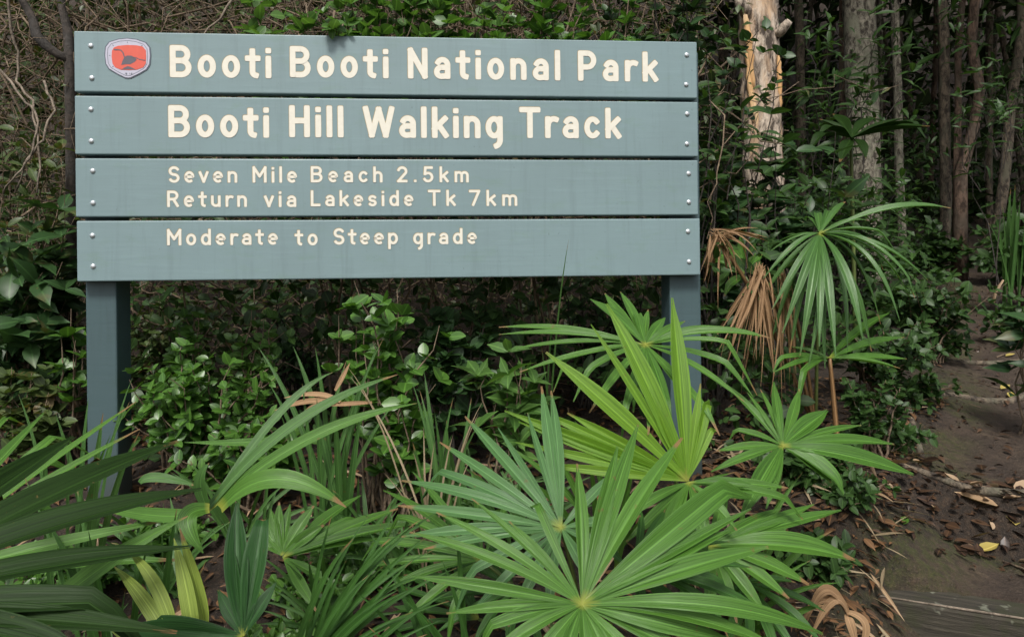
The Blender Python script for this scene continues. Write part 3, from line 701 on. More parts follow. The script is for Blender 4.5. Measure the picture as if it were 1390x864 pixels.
def dead_bundle(root, hub, d, tips, width):
    mb = MB(); h = P(hub[0], hub[1], d)
    for px, py in tips:
        for q in range(5):
            leaflet(mb, h + Vector((random.uniform(-.02,.02), random.uniform(-.04,.04), random.uniform(-.02,.03))), P(px + random.uniform(-14, 14), py + random.uniform(-40, 14), d + random.uniform(-.12, .12)), (random.uniform(-.6, .6), -1, .3), width * random.uniform(.25, .6), random.uniform(.05, .16), random.random(), fold=.9, droop=random.uniform(.05, .22), twist=random.uniform(-2.5, 2.5))
    o = mb.build('dead_frond', M['palmdead'], root); o['label'] = 'withered brown hanging frond'
    pm = MB(); pm.tube(curve3(bD, (h + bD) * .5 + Vector((0.02, 0, .1)), h), [.008] * 9, 6); pm.build('petiole', M['petbrown'], root).parent = o
dead_bundle(pD, (1030, 366), 2.5, [(985, 500), (1000, 480), (1012, 505), (1026, 515), (1038, 500), (1050, 510), (1060, 520), (970, 490), (1045, 460), (1020, 450)], .022)
dead_bundle(pD, (970, 318), 2.6, [(958, 395), (965, 410), (1015, 335), (1030, 345), (1005, 365), (955, 360), (990, 372)], .022)
dead_bundle(pD, (1062, 372), 2.55, [(1068, 500), (1060, 480), (1075, 530), (1058, 540)], .018)

# --- bottom-left palms
bE = gpt(340, 1.6)
pE = thing('fan_palm', bE, 'small deep green fan palm low at the left with upright pleated leaflets', 'palm', PALMS)
frond(pE, (330, 862), 1.22, [(322, 682, 1.1, .02), (360, 680, 1.1, .03), (312, 730, .7, .02), (345, 720, .6, .02), (166, 852, 1.1, .06), (190, 838, .9, .06), (215, 868, .9, .05), (375, 790, .6, .04), (296, 800, .6, .04)], (0, -.85, .5), 'palmdeep', .040, bE, .05)
bE2 = gpt(390, 2.0)
pE2 = thing('fan_palm', bE2, 'little pale green fan palm seedling left of the big foreground fan', 'palm', PALMS)
frond(pE2, (383, 753), 1.75, [(379, 681, .8, .03), (367, 690, .8, .03), (394, 684, .8, .03), (426, 686, 1.0, .04), (440, 712, 1.0, .06), (350, 705, .8, .05), (360, 735, .7, .08), (345, 722, .7, .08)], (0, -.8, .6), 'palm', .034, bE2, .05)
frond(pE2, (385, 756), 1.73, [(490, 672, 1.0, .06), (505, 690, .9, .06), (540, 690, .9, .08), (570, 710, .9, .1), (520, 730, .8, .1), (460, 800, .8, .1), (430, 830, .8, .1)], (0.1, -.5, .85), 'palm', .034, bE2, .07)
bF = gpt(-150, 1.25)
pF = thing('fan_palm', bF, 'dark fan palm at the left edge with long stiff blades pointing right', 'palm', PALMS)
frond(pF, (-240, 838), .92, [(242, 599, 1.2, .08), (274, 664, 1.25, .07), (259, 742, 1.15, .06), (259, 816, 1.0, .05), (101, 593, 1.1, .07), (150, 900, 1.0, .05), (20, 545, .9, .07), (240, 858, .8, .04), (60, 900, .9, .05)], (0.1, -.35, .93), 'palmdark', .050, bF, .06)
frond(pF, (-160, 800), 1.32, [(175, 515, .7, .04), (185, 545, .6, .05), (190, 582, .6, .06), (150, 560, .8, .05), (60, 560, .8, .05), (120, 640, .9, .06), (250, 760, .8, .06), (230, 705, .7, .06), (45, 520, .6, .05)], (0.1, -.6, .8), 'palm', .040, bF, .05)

# --- strap-leaved plant at the left (long arching blades)
def strap_plant(name, base, label, cat, blades, mat, group=None):
    t = thing(name, base, label, cat, group)
    for (pts, wd) in blades:
        mb = MB(); a = P(*pts[0]); b = P(*pts[-1]); 
        if len(pts) == 3:
            m = P(*pts[1]); c = m * 2 - (a + b) * .5
        else: c = (a + b) * .5 + Vector((0, 0, .05 * (b - a).length))
        S = 14
        leaf_curve(mb, a, c, b, wd)
        mb.build('leaf_blade', M[mat] if not isinstance(mat, (list, tuple)) else M[random.choice(mat)], t)
    return t
def leaf_curve(mb, a, c, b, wd, n=(0.05, -.8, .6), rows=14, fold=.3, rnd=None, prof='blade'):
    n = Vector(n).normalized(); S = (-1, -.5, 0, .5, 1); V, U, Fc = [], [], []
    for i in range(rows + 1):
        t = i / rows
        p = a * (1 - t) ** 2 + c * 2 * t * (1 - t) + b * t * t
        T = ((c - a) * (1 - t) + (b - c) * t).normalized(); w_ = T.cross(n)
        if w_.length < .05: w_ = T.cross(Vector((1, 0, 0)))
        w_.normalize(); m = w_.cross(T)
        k = (.5 + .5 * math.sin(min(t / .4, 1) * math.pi / 2)) * (1 if t < .45 else max(.04, 1 - ((t - .45) / .55) ** 2))
        for s in S:
            V.append(p + w_ * (wd / 2 * k * s) + m * (wd / 2 * k * fold * abs(s))); U.append((s * .5 + .5, t))
    for i in range(rows):
        for j in range(4):
            q = i * 5 + j; Fc.append((q, q + 1, q + 6, q + 5))
    mb.add(V, Fc, U, random.random() if rnd is None else rnd)
strap_plant('strap_leaf_plant', gpt(290, 1.6), 'fresh green strap leaved plant with long arching blades, left of centre', 'plant', [
    ([(284, 688, 1.45), (400, 575, 1.5), (540, 508, 1.55)], .026), ([(284, 690, 1.45), (420, 595, 1.48), (566, 547, 1.5)], .028),
    ([(284, 690, 1.45), (380, 560, 1.55), (452, 505, 1.6)], .02), ([(300, 690, 1.42), (375, 650, 1.4), (470, 688, 1.4)], .042),
    ([(20, 872, 1.2), (130, 775, 1.25), (255, 700, 1.3)], .036), ([(284, 690, 1.42), (255, 705, 1.38), (276, 750, 1.36)], .040), ([(282, 690, 1.43), (272, 655, 1.42), (284, 628, 1.42)], .026),
    ([(235, 725, 1.5), (255, 790, 1.45), (270, 840, 1.42)], .036), ([(150, 690, 1.5), (230, 700, 1.45), (285, 692, 1.45)], .03),
    ([(380, 595, 1.6), (340, 600, 1.62), (250, 600, 1.65)], .02), ([(190, 655, 1.5), (215, 648, 1.5), (270, 660, 1.5)], .022)], ['grass', 'palm'])
strap_plant('strap_leaf_plant', gpt(215, 1.55), 'yellow green strap leaved plant low behind the dark palm blades', 'plant', [
    ([(235, 885, 1.22), (200, 820, 1.25), (155, 768, 1.3)], .026), ([(240, 880, 1.22), (215, 800, 1.25), (172, 745, 1.3)], .024), ([(265, 885, 1.22), (255, 810, 1.24), (236, 730, 1.28)], .028),
    ([(190, 890, 1.22), (140, 830, 1.24), (85, 805, 1.3)], .024), ([(278, 850, 1.26), (268, 800, 1.27), (244, 716, 1.28)], .026)], ['grassyellow'])

# grass clumps
def grass_clump(base, label, blades, mat, wd, group='clumps of long grass', name='grass_clump'):
    t = thing(name, base, label, 'grass', group)
    mb = MB()
    for b in blades:
        (x1, y1, d1) = b[:3]; bs = base + Vector((random.uniform(-.05, .05), random.uniform(-.04, .04), 0))
        tip = P(x1, y1, d1); c = bs * .45 + tip * .55; c.z += (tip - bs).length * random.uniform(.08, .2); c.x = bs.x * .6 + tip.x * .4
        leaf_curve(mb, bs, c, tip, wd * random.uniform(.7, 1.2), (random.uniform(-.5, .5), -.9, .4), rows=10)
    mb.build('blades', M[mat], t); return t
grass_clump(gpt(445, 2.0), 'clump of upright green grass blades below the middle of the sign',
    [(398, 470, 2.0), (428, 472, 2.0), (410, 520, 1.95), (470, 490, 2.05), (512, 470, 2.0), (500, 520, 2.0), (350, 470, 2.1), (455, 560, 1.9), (380, 560, 1.9), (540, 540, 2.05), (490, 560, 1.95), (430, 540, 1.9), (520, 460, 2.02), (365, 520, 2.0), (470, 600, 1.85)], 'grass', .017)
grass_clump(gpt(600, 1.95), 'clump of grass with bleached tips under the sign, left of the blue green fan',
    [(606, 570, 1.9), (613, 590, 1.85), (560, 520, 2.0), (570, 530, 2.0), (650, 575, 1.9), (590, 560, 1.9), (560, 600, 1.85), (640, 540, 2.0), (615, 540, 1.95), (575, 500, 2.05)], 'grass', .015)
grass_clump(gpt(100, 1.8), 'clump of grass leaning across the foot of the left sign post',
    [(180, 512, 1.8), (176, 545, 1.75), (190, 585, 1.7), (120, 540, 1.8), (75, 560, 1.8), (25, 535, 1.85), (150, 590, 1.7), (60, 600, 1.7), (95, 590, 1.75), (140, 560, 1.7)], 'grass', .018)
grass_clump(gpt(740, 2.35), 'thin tuft with one tall blade rising in front of the lowest board', [(772, 325, 2.1), (735, 470, 2.2), (750, 430, 2.2), (700, 480, 2.3)], 'grass', .007)
grass_clump(gpt(1372, 5.2), 'tuft of thin green grass beside the path at the right edge', [(1378, 250, 5.0), (1368, 262, 5.0), (1385, 270, 5), (1360, 275, 5), (1350, 290, 5), (1395, 260, 5), (1340, 300, 5), (1376, 265, 5.1), (1372, 255, 5.1)], 'grass', .03)
grass_clump(gpt(590, 1.85), 'dry straw coloured grass stalks under the sign', [(560, 690, 1.8), (470, 495, 1.95), (475, 510, 1.95), (655, 545, 1.9), (650, 560, 1.9), (560, 610, 1.8), (615, 590, 1.8), (590, 600, 1.85), (640, 620, 1.8), (540, 660, 1.8), (520, 640, 1.8), (575, 580, 1.9)], 'straw', .0065)
for (gx, gd, n_, lb) in ((490, 2.0, 30, 'dense fine grass under the glossy shrub at the middle of the sign'), (700, 2.05, 24, 'fine grass left of the yellow green palm'), (220, 1.9, 24, 'fine grass at the foot of the left sign post'), (450, 1.72, 26, 'low loose grass over the leaf litter left of the big foreground fan'), (560, 1.9, 22, 'low grass between the straw stalks and the blue green fan'), (330, 2.05, 22, 'low grass beneath the glossy shrub, left of centre'), (120, 1.6, 22, 'low grass under the dark palm at the left'), (640, 2.15, 20, 'low grass behind the blue green fan')):
    grass_clump(gpt(gx, gd), lb, [(gx + random.uniform(-120, 120), CY + (CAMZ - gz(0, gd)) / gd * F - random.uniform(10, 120), gd + random.uniform(-.15, .15)) for _ in range(n_)], 'grass', .012)
strap_plant('dead_leaf_spray', gpt(425, 1.95), 'spray of dry pinkish brown dead blades lying over the grass', 'dead leaves', [
    ([(455, 545, 1.93), (415, 545, 1.95), (372, 557, 1.97)], .018), ([(462, 545, 1.93), (430, 535, 1.95), (385, 540, 1.97)], .016), ([(430, 548, 1.93), (415, 560, 1.95), (402, 580, 1.97)], .014), ([(455, 530, 1.93), (465, 512, 1.95), (475, 492, 1.97)], .014), ([(505, 546, 1.95), (470, 548, 1.93), (440, 550, 1.95)], .014)], ['palmdead'])
strap_plant('dead_leaf_spray', gpt(1150, 1.8), 'curled brown dead fan frond fallen at the foot of the palms beside the timber step', 'dead leaves', [
    ([(1150, 830, 1.72), (1120, 800, 1.7), (1095, 845, 1.7)], .024), ([(1152, 835, 1.72), (1130, 815, 1.7), (1098, 870, 1.7)], .02), ([(1150, 835, 1.72), (1155, 850, 1.7), (1165, 885, 1.7)], .024), ([(1150, 830, 1.72), (1175, 850, 1.7), (1160, 890, 1.7)], .02), ([(1148, 822, 1.72), (1110, 815, 1.7), (1090, 850, 1.7)], .018)], ['palmdead'])

grass_clump(gpt(385, 1.5), 'long dark blades arching right over the litter left of the big foreground fan',
    [(600, 690, 1.6), (570, 705, 1.55), (590, 745, 1.5), (615, 800, 1.45), (560, 830, 1.4), (540, 690, 1.6), (520, 760, 1.5), (570, 780, 1.45), (500, 700, 1.6), (530, 850, 1.35), (480, 730, 1.5), (620, 770, 1.5), (600, 840, 1.4), (450, 700, 1.55), (560, 760, 1.45), (590, 720, 1.5), (610, 815, 1.4), (540, 800, 1.42), (500, 780, 1.45), (470, 760, 1.5), (530, 730, 1.5), (580, 860, 1.35), (555, 800, 1.4)], 'palmmid', .014)
grass_clump(gpt(640, 1.5), 'blades rising under the left leaflets of the big foreground fan',
    [(520, 760, 1.5), (480, 800, 1.45), (500, 850, 1.4), (545, 810, 1.45), (600, 760, 1.5), (560, 870, 1.35), (620, 720, 1.55), (500, 720, 1.6), (580, 840, 1.4), (470, 870, 1.4)], 'palmmid', .016)
grass_clump(gpt(1000, 1.75), 'narrow blades between the broad leaflet palm and the big foreground fan',
    [(1100, 760, 1.7), (1080, 700, 1.75), (1120, 820, 1.65), (1040, 740, 1.7), (1130, 720, 1.75), (960, 740, 1.7), (1060, 860, 1.6), (1010, 680, 1.8), (1090, 640, 1.85), (1140, 790, 1.7)], 'palm', .02)
grass_clump(gpt(820, 1.95), 'narrow blades under the yellow green palm',
    [(700, 640, 1.9), (740, 600, 1.95), (800, 620, 1.9), (860, 640, 1.9), (900, 600, 1.95), (720, 680, 1.85), (680, 600, 2), (780, 570, 2), (840, 590, 1.95), (960, 600, 1.95), (1000, 640, 1.9)], 'palm', .018)
grass_clump(gpt(150, 1.35), 'blades filling the bottom left corner behind the dark palm',
    [(40, 780, 1.3), (120, 720, 1.35), (200, 740, 1.35), (240, 690, 1.4), (60, 700, 1.4), (20, 850, 1.2), (170, 800, 1.3), (280, 760, 1.35), (100, 640, 1.5), (30, 640, 1.5), (190, 660, 1.5)], 'palmmid', .016)
# ------------------------------------------------------------------ shrubs
def wander(a, b, k=6, amp=.12):
    a, b = Vector(a), Vector(b); L = (b - a).length; out = [a]
    j = Vector((0, 0, 0))
    for i in range(1, k + 1):
        t = i / k
        j = j + Vector((random.gauss(0, 1), random.gauss(0, 1), random.gauss(0, 1))) * amp * L / k
        out.append(a.lerp(b, t) + j + Vector((0, 0, .15 * L * math.sin(math.pi * t) * .5)))
    return out
def shrub(name, base, center, rad, nstem, per, size, tmpl, mat, label, cat='shrub', group=None, stem_r=.006, rosette=4, twigmat='twig', lit=(0, -.5, 1.0), wid=1.0, low=0.35, amp=.22):
    root = thing(name, base, label, cat, group)
    sm, lm = MB(), MB(); pos, dr, nr, sz, rn = [], [], [], [], []
    center = Vector(center)
    for s in range(nstem):
        v = Vector((random.gauss(0, 1), random.gauss(0, 1), random.gauss(0, 1))).normalized() * (random.random() ** .45)
        e = center + Vector((v.x * rad[0], v.y * rad[1], v.z * rad[2]))
        pts = wander(base + Vector((random.uniform(-.05, .05), random.uniform(-.05, .05), 0)), e, 7, amp)
        if base.y > 2.3:
            for p_ in pts: p_.y = max(p_.y, 2.42)
        if low < .65 or s % 7 == 0: sm.tube(pts, [stem_r * (1 - .8 * i / 7) for i in range(8)], 4, rnd=random.random(), cap=False)
        else: sm.tube(pts[4:], [stem_r * (.6 - .12 * i) for i in range(4)], 4, rnd=random.random(), cap=False)
        for q in range(per):
            t = low + (1 - low) * (q + random.random()) / per; i = min(int(t * 7), 6); p = pts[i].lerp(pts[i + 1], t * 7 - i)
            T = (pts[i + 1] - pts[i]).normalized(); a0 = random.uniform(0, 6.28)
            side = T.cross(Vector((0.3, .9, .2))).normalized(); up = side.cross(T)
            off = Vector((random.gauss(0, 1), random.gauss(0, 1), random.gauss(0, 1))) * size * .5
            for r_ in range(rosette):
                an = a0 + r_ * 6.283 / rosette + random.uniform(-.3, .3)
                d = (side * math.cos(an) + up * math.sin(an)) + T * random.uniform(.2, .9)
                pos.append(p + off * .6); dr.append(d); sz.append(size * random.uniform(.55, 1.2))
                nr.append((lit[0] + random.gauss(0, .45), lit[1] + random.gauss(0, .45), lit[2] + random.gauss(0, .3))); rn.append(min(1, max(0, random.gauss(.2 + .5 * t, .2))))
    lm.leaves(tmpl, pos, dr, nr, sz, rn, np.full(len(pos), wid))
    sm.build('stem', M[twigmat], root); lm.build('foliage', M[mat], root)
    return root
SG = 'shrubs in the thicket round the sign'
def G(px, d): return gpt(px, d)
# below the sign
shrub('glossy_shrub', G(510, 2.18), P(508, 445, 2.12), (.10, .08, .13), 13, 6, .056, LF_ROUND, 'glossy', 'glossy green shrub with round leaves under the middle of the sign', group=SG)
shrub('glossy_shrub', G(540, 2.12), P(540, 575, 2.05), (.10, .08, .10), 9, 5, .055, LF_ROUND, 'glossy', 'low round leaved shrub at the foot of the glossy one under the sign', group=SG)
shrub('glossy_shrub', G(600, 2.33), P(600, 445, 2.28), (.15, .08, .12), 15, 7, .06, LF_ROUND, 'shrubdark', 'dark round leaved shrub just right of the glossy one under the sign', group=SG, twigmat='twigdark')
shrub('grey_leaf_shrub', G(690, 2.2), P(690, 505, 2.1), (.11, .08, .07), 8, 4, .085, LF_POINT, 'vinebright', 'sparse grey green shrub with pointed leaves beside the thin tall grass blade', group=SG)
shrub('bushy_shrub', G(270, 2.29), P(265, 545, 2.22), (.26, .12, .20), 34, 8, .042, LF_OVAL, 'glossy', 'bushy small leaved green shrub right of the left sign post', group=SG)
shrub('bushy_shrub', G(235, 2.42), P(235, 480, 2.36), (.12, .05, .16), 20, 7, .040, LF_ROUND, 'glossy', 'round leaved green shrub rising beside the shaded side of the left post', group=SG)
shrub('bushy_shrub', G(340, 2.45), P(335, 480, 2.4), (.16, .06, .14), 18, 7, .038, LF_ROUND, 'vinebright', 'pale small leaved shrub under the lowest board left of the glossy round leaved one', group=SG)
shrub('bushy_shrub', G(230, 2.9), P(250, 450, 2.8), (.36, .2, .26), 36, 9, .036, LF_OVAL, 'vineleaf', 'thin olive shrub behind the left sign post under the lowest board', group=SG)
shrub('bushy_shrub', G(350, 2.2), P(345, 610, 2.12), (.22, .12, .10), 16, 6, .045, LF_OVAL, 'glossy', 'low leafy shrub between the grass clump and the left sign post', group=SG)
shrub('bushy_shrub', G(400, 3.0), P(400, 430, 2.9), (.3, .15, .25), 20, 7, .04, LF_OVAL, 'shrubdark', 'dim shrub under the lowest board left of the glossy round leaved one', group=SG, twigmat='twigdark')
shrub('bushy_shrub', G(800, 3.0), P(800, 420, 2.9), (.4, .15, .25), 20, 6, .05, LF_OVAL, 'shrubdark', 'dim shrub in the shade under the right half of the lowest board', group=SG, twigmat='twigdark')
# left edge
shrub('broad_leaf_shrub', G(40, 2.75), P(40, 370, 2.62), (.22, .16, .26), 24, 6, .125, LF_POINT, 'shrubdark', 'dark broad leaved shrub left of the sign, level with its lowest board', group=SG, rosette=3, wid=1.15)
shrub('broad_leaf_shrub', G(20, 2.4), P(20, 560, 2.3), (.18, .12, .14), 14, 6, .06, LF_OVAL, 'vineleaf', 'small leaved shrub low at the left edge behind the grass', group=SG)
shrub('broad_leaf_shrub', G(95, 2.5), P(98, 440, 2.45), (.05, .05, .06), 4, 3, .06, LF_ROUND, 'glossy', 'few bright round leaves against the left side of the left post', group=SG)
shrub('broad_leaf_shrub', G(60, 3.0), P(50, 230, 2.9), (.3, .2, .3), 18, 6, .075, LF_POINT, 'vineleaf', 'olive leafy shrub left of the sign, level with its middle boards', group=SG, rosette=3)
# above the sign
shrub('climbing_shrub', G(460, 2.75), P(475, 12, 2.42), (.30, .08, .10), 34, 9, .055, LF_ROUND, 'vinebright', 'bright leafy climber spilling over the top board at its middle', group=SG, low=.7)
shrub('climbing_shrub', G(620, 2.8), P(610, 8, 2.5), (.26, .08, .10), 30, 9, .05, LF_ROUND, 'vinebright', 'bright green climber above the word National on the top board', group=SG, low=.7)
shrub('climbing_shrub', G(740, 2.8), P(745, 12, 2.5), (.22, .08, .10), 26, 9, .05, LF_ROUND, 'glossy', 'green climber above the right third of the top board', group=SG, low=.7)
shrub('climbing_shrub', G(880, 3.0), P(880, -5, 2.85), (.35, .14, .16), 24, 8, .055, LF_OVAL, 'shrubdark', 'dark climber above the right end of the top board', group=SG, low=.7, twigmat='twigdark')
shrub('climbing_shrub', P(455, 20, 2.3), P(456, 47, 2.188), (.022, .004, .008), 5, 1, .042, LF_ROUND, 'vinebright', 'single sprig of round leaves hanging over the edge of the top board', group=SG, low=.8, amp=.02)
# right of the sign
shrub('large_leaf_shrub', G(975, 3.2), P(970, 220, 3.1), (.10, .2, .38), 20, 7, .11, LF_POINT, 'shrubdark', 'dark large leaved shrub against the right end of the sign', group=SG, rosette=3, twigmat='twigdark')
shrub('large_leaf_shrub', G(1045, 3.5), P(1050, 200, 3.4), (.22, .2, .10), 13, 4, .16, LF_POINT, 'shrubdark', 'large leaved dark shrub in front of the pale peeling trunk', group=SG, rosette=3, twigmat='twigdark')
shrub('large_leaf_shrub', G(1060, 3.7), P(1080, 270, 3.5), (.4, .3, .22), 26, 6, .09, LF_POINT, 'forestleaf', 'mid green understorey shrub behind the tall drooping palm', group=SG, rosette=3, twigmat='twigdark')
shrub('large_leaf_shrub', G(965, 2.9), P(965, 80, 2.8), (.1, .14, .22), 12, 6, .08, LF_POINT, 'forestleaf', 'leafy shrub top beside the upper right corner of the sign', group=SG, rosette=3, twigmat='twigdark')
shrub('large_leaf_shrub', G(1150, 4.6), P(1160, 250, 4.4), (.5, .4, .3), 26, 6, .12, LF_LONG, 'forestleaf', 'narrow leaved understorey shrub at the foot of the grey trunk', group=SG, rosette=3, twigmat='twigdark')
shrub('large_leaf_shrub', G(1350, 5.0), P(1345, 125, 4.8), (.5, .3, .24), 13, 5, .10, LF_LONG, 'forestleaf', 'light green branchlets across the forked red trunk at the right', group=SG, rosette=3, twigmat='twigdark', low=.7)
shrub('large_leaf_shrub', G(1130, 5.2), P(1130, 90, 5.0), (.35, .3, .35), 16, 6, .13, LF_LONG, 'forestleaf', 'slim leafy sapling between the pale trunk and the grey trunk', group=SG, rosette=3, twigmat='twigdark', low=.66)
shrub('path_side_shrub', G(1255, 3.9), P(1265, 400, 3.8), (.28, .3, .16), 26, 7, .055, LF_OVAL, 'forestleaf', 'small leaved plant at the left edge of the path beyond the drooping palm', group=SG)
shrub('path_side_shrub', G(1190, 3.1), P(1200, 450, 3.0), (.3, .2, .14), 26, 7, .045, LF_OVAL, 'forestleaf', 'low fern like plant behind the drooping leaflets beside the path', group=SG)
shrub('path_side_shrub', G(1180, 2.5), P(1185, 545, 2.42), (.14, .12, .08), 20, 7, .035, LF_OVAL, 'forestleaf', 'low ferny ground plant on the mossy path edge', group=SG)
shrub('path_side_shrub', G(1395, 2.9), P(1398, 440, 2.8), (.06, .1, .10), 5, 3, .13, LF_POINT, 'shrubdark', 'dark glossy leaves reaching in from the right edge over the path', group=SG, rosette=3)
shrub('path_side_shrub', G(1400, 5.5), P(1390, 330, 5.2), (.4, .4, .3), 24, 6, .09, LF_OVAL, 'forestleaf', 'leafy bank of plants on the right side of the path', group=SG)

# fill at the path's edge and between the palms
for (px, d, sx, hh, n_, sz_, mt, lb) in ((1100, 1.95, .14, .06, 18, .04, 'forestleaf', 'low ferny plant under the broad leaflet palm'), (1150, 2.2, .14, .06, 18, .035, 'forestleaf', 'low ferny plant between the broad leaflet palm and the moss'),
        (1090, 2.3, .2, .10, 20, .045, 'forestleaf', 'low plant under the small frond of the weeping palm'), (1240, 4.6, .4, .2, 24, .07, 'forestleaf', 'low green bank left of the path past the weeping palm'),
        (1190, 2.6, .2, .07, 22, .035, 'forestleaf', 'fern like plant on the mossy path edge below the small weeping frond'), (1225, 3.1, .22, .08, 22, .04, 'forestleaf', 'fern like plant on the mossy path edge farther up'), (1265, 3.9, .3, .12, 24, .05, 'forestleaf', 'fern like plant on the path edge below the small leaved bush'),
        (1385, 4.4, .25, .2, 22, .06, 'forestleaf', 'leafy plant closing in on the path from the right'), (1375, 6.5, .5, .4, 26, .09, 'forestleaf', 'leafy bush on the right bank where the path climbs'), (1275, 6.8, .5, .35, 26, .09, 'forestleaf', 'leafy bush on the left bank where the path climbs'), (1330, 12.5, 1.0, .6, 26, .16, 'forestleaf', 'leafy bush where the path disappears into the forest'),
        (160, 1.95, .22, .06, 20, .035, 'glossy', 'creeping small leaved plant round the left post foot'), (400, 1.7, .2, .05, 20, .032, 'glossy', 'creeping small leaved plant between the pale seedling and the deep green palm'), (500, 1.9, .22, .06, 20, .035, 'vinebright', 'creeping pale leaved plant behind the dark arching blades'),
        (430, 1.85, .25, .05, 20, .03, 'glossy', 'creeping small leaved plant under the arching strap leaves'), (610, 2.1, .22, .06, 20, .035, 'glossy', 'creeping small leaved plant behind the straw stalks'),
        (90, 1.9, .25, .06, 20, .035, 'glossy', 'creeping small leaved plant left of the left post foot'), (230, 2.05, .2, .06, 20, .035, 'glossy', 'creeping small leaved plant right of the left post foot'), (330, 1.65, .2, .05, 16, .03, 'vinebright', 'creeping pale leaved plant beside the deep green palm')):
    b_ = G(px, d); shrub('ground_plant', b_, b_ + Vector((0, 0, hh)), (sx, .12, hh * .7), n_, 6, sz_, LF_OVAL, mt, lb, 'ground plant', 'low plants covering the soil', stem_r=.003, low=.3)

# understorey fan palm in the forest, on its stem
bH = G(1160, 4.2)
pH = thing('fan_palm', bH, 'small dark fan palm on a thin stalk in front of the grey trunk', 'palm', PALMS)
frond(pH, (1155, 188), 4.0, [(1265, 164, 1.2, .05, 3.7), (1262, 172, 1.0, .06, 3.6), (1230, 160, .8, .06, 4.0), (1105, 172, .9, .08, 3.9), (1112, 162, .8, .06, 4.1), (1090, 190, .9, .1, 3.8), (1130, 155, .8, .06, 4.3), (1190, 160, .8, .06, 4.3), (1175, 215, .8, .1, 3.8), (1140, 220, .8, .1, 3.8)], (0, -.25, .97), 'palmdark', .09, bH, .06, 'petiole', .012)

# ------------------------------------------------------------------ trees
def tree(name, label, base, top, r0, r1, mat, group=None, crown=True, bend=.02, rough=.08, crown_h=None, extra=None, n=14, crad=2.2, cn=260, csize=.42, k=40):
    base, top = Vector(base), Vector(top)
    root = thing(name, base, label, 'tree', group)
    pts = []; ph = random.uniform(0, 6)
    L = (top - base).length
    for i in range(k + 1):
        t = i / k; q = base.lerp(top, t); q.x += math.sin(t * 9 + ph) * bend * L * .12 + math.sin(t * 23 + ph) * bend * L * .03; q.y += math.cos(t * 7 + ph) * bend * L * .1
        pts.append(q)
    pts[0].z -= .15
    rr = [(r0 + (r1 - r0) * i / k) * (1 + .3 * max(0, 1 - i / (k * .05))) for i in range(k + 1)]
    mb = MB(); mb.tube(pts, rr, n, rnd=random.random(), rough=rough)
    if extra: extra(mb, pts)
    mb.build('trunk', mat, root)
    if crown:
        lm = MB(); lb = MB(); pos, dr, nr, sz, rn = [], [], [], [], []
        for q in range(7):
            e = top + Vector((random.uniform(-1, 1) * crad, random.uniform(-1, 1) * crad, random.uniform(-.6, 1.6)))
            lb.tube(wander(pts[-6], e, 5, .2), [r1 * .6 * (1 - .8 * i / 5) for i in range(6)], 5, cap=False)
            for z in range(cn // 7):
                v = Vector((random.gauss(0, .45), random.gauss(0, .45), random.gauss(0, .28))) * (crad * .55)
                pos.append(e + v); dr.append((random.gauss(0, 1), random.gauss(0, 1), random.gauss(0, .6) - .4)); nr.append((random.gauss(0, .6), random.gauss(0, .6), 1)); sz.append(csize * random.uniform(.6, 1.3)); rn.append(random.random())
        lm.leaves(LF_DIA, pos, dr, nr, sz, rn); lb.build('limb', mat, root); lm.build('crown', M['canopy'], root)
    return root
TG = 'forest trees with bare trunks beyond the path'
def up(px0, py0, px1, d0, d1, h):
    """base and top of a trunk seen from (px0, py0) at the ground to px1 where it leaves the top of the picture"""
    b = gpt(px0, d0); t0 = P(px1, 0, d1); k = (h - b.z) / max(.5, (t0.z - b.z)); return b, b + (t0 - b) * k
b, t = up(1046, 300, 1031, 4.0, 4.05, 8.0)
def stub(mb, pts):
    a = P(1052, 48, 4.0); mb.tube([a, a.lerp(P(1066, 38, 3.93), .6), P(1071, 30, 3.9)], [.035, .03, .022], 8, rough=.15)
    a = P(1012, 10, 4.0); mb.tube([P(1014, 18, 3.98), P(1006, 8, 3.95), P(1003, -6, 3.95)], [.04, .035, .03], 8, rough=.15)
T1 = tree('paperbark_tree', 'pale tree with peeling cream and orange bark and a broken branch stub', b, t, .115, .10, M['paper'], TG, rough=.07, extra=stub, n=26, k=170)
# a long orange strip of peeling bark down its left side
mb = MB()
for k, (x0, y0, x1, y1, wd) in enumerate(((1010, 14, 1022, 120, .030), (1014, 70, 1026, 165, .024), (1020, 118, 1030, 215, .02), (1056, 62, 1060, 150, .018), (1052, 180, 1050, 250, .03))):
    ps = wander(P(x0, y0, 3.955), P(x1, y1, 3.955), 12, .05)
    mb.tube(ps, [wd * (.25 + .75 * math.sin(math.pi * (q + .5) / 13)) * random.uniform(.6, 1.1) for q in range(13)], 7, rough=.3)
mb.build('peeling_bark', M['paperor'], T1)
b, t = up(1176, 290, 1168, 6.5, 6.5, 9.5); tree('gum_tree', 'thick grey lichen mottled trunk behind the small forest fan palm', b, t, .145, .125, M['greybark'], TG, rough=.05, n=22, k=130)
b, t = up(1146, 290, 1142, 6.8, 6.8, 9.0); tree('slim_tree', 'thin brown stem close to the left of the thick grey trunk', b, t, .04, .035, M['redbark'], TG, rough=.06)
b, t = up(1220, 270, 1219, 7.0, 7.0, 9.0); tree('slim_tree', 'thin grey stem right of the thick grey trunk', b, t, .042, .036, M['greybark'], TG, rough=.08, k=110, bend=.04)
b, t = up(1281, 260, 1274, 7.2, 7.2, 9.5); tree('slim_tree', 'slender mottled brown trunk left of the forked red one', b, t, .055, .045, M['brownbark'], TG, rough=.08, bend=.06, k=110)
bb = gpt(1302, 6.8)
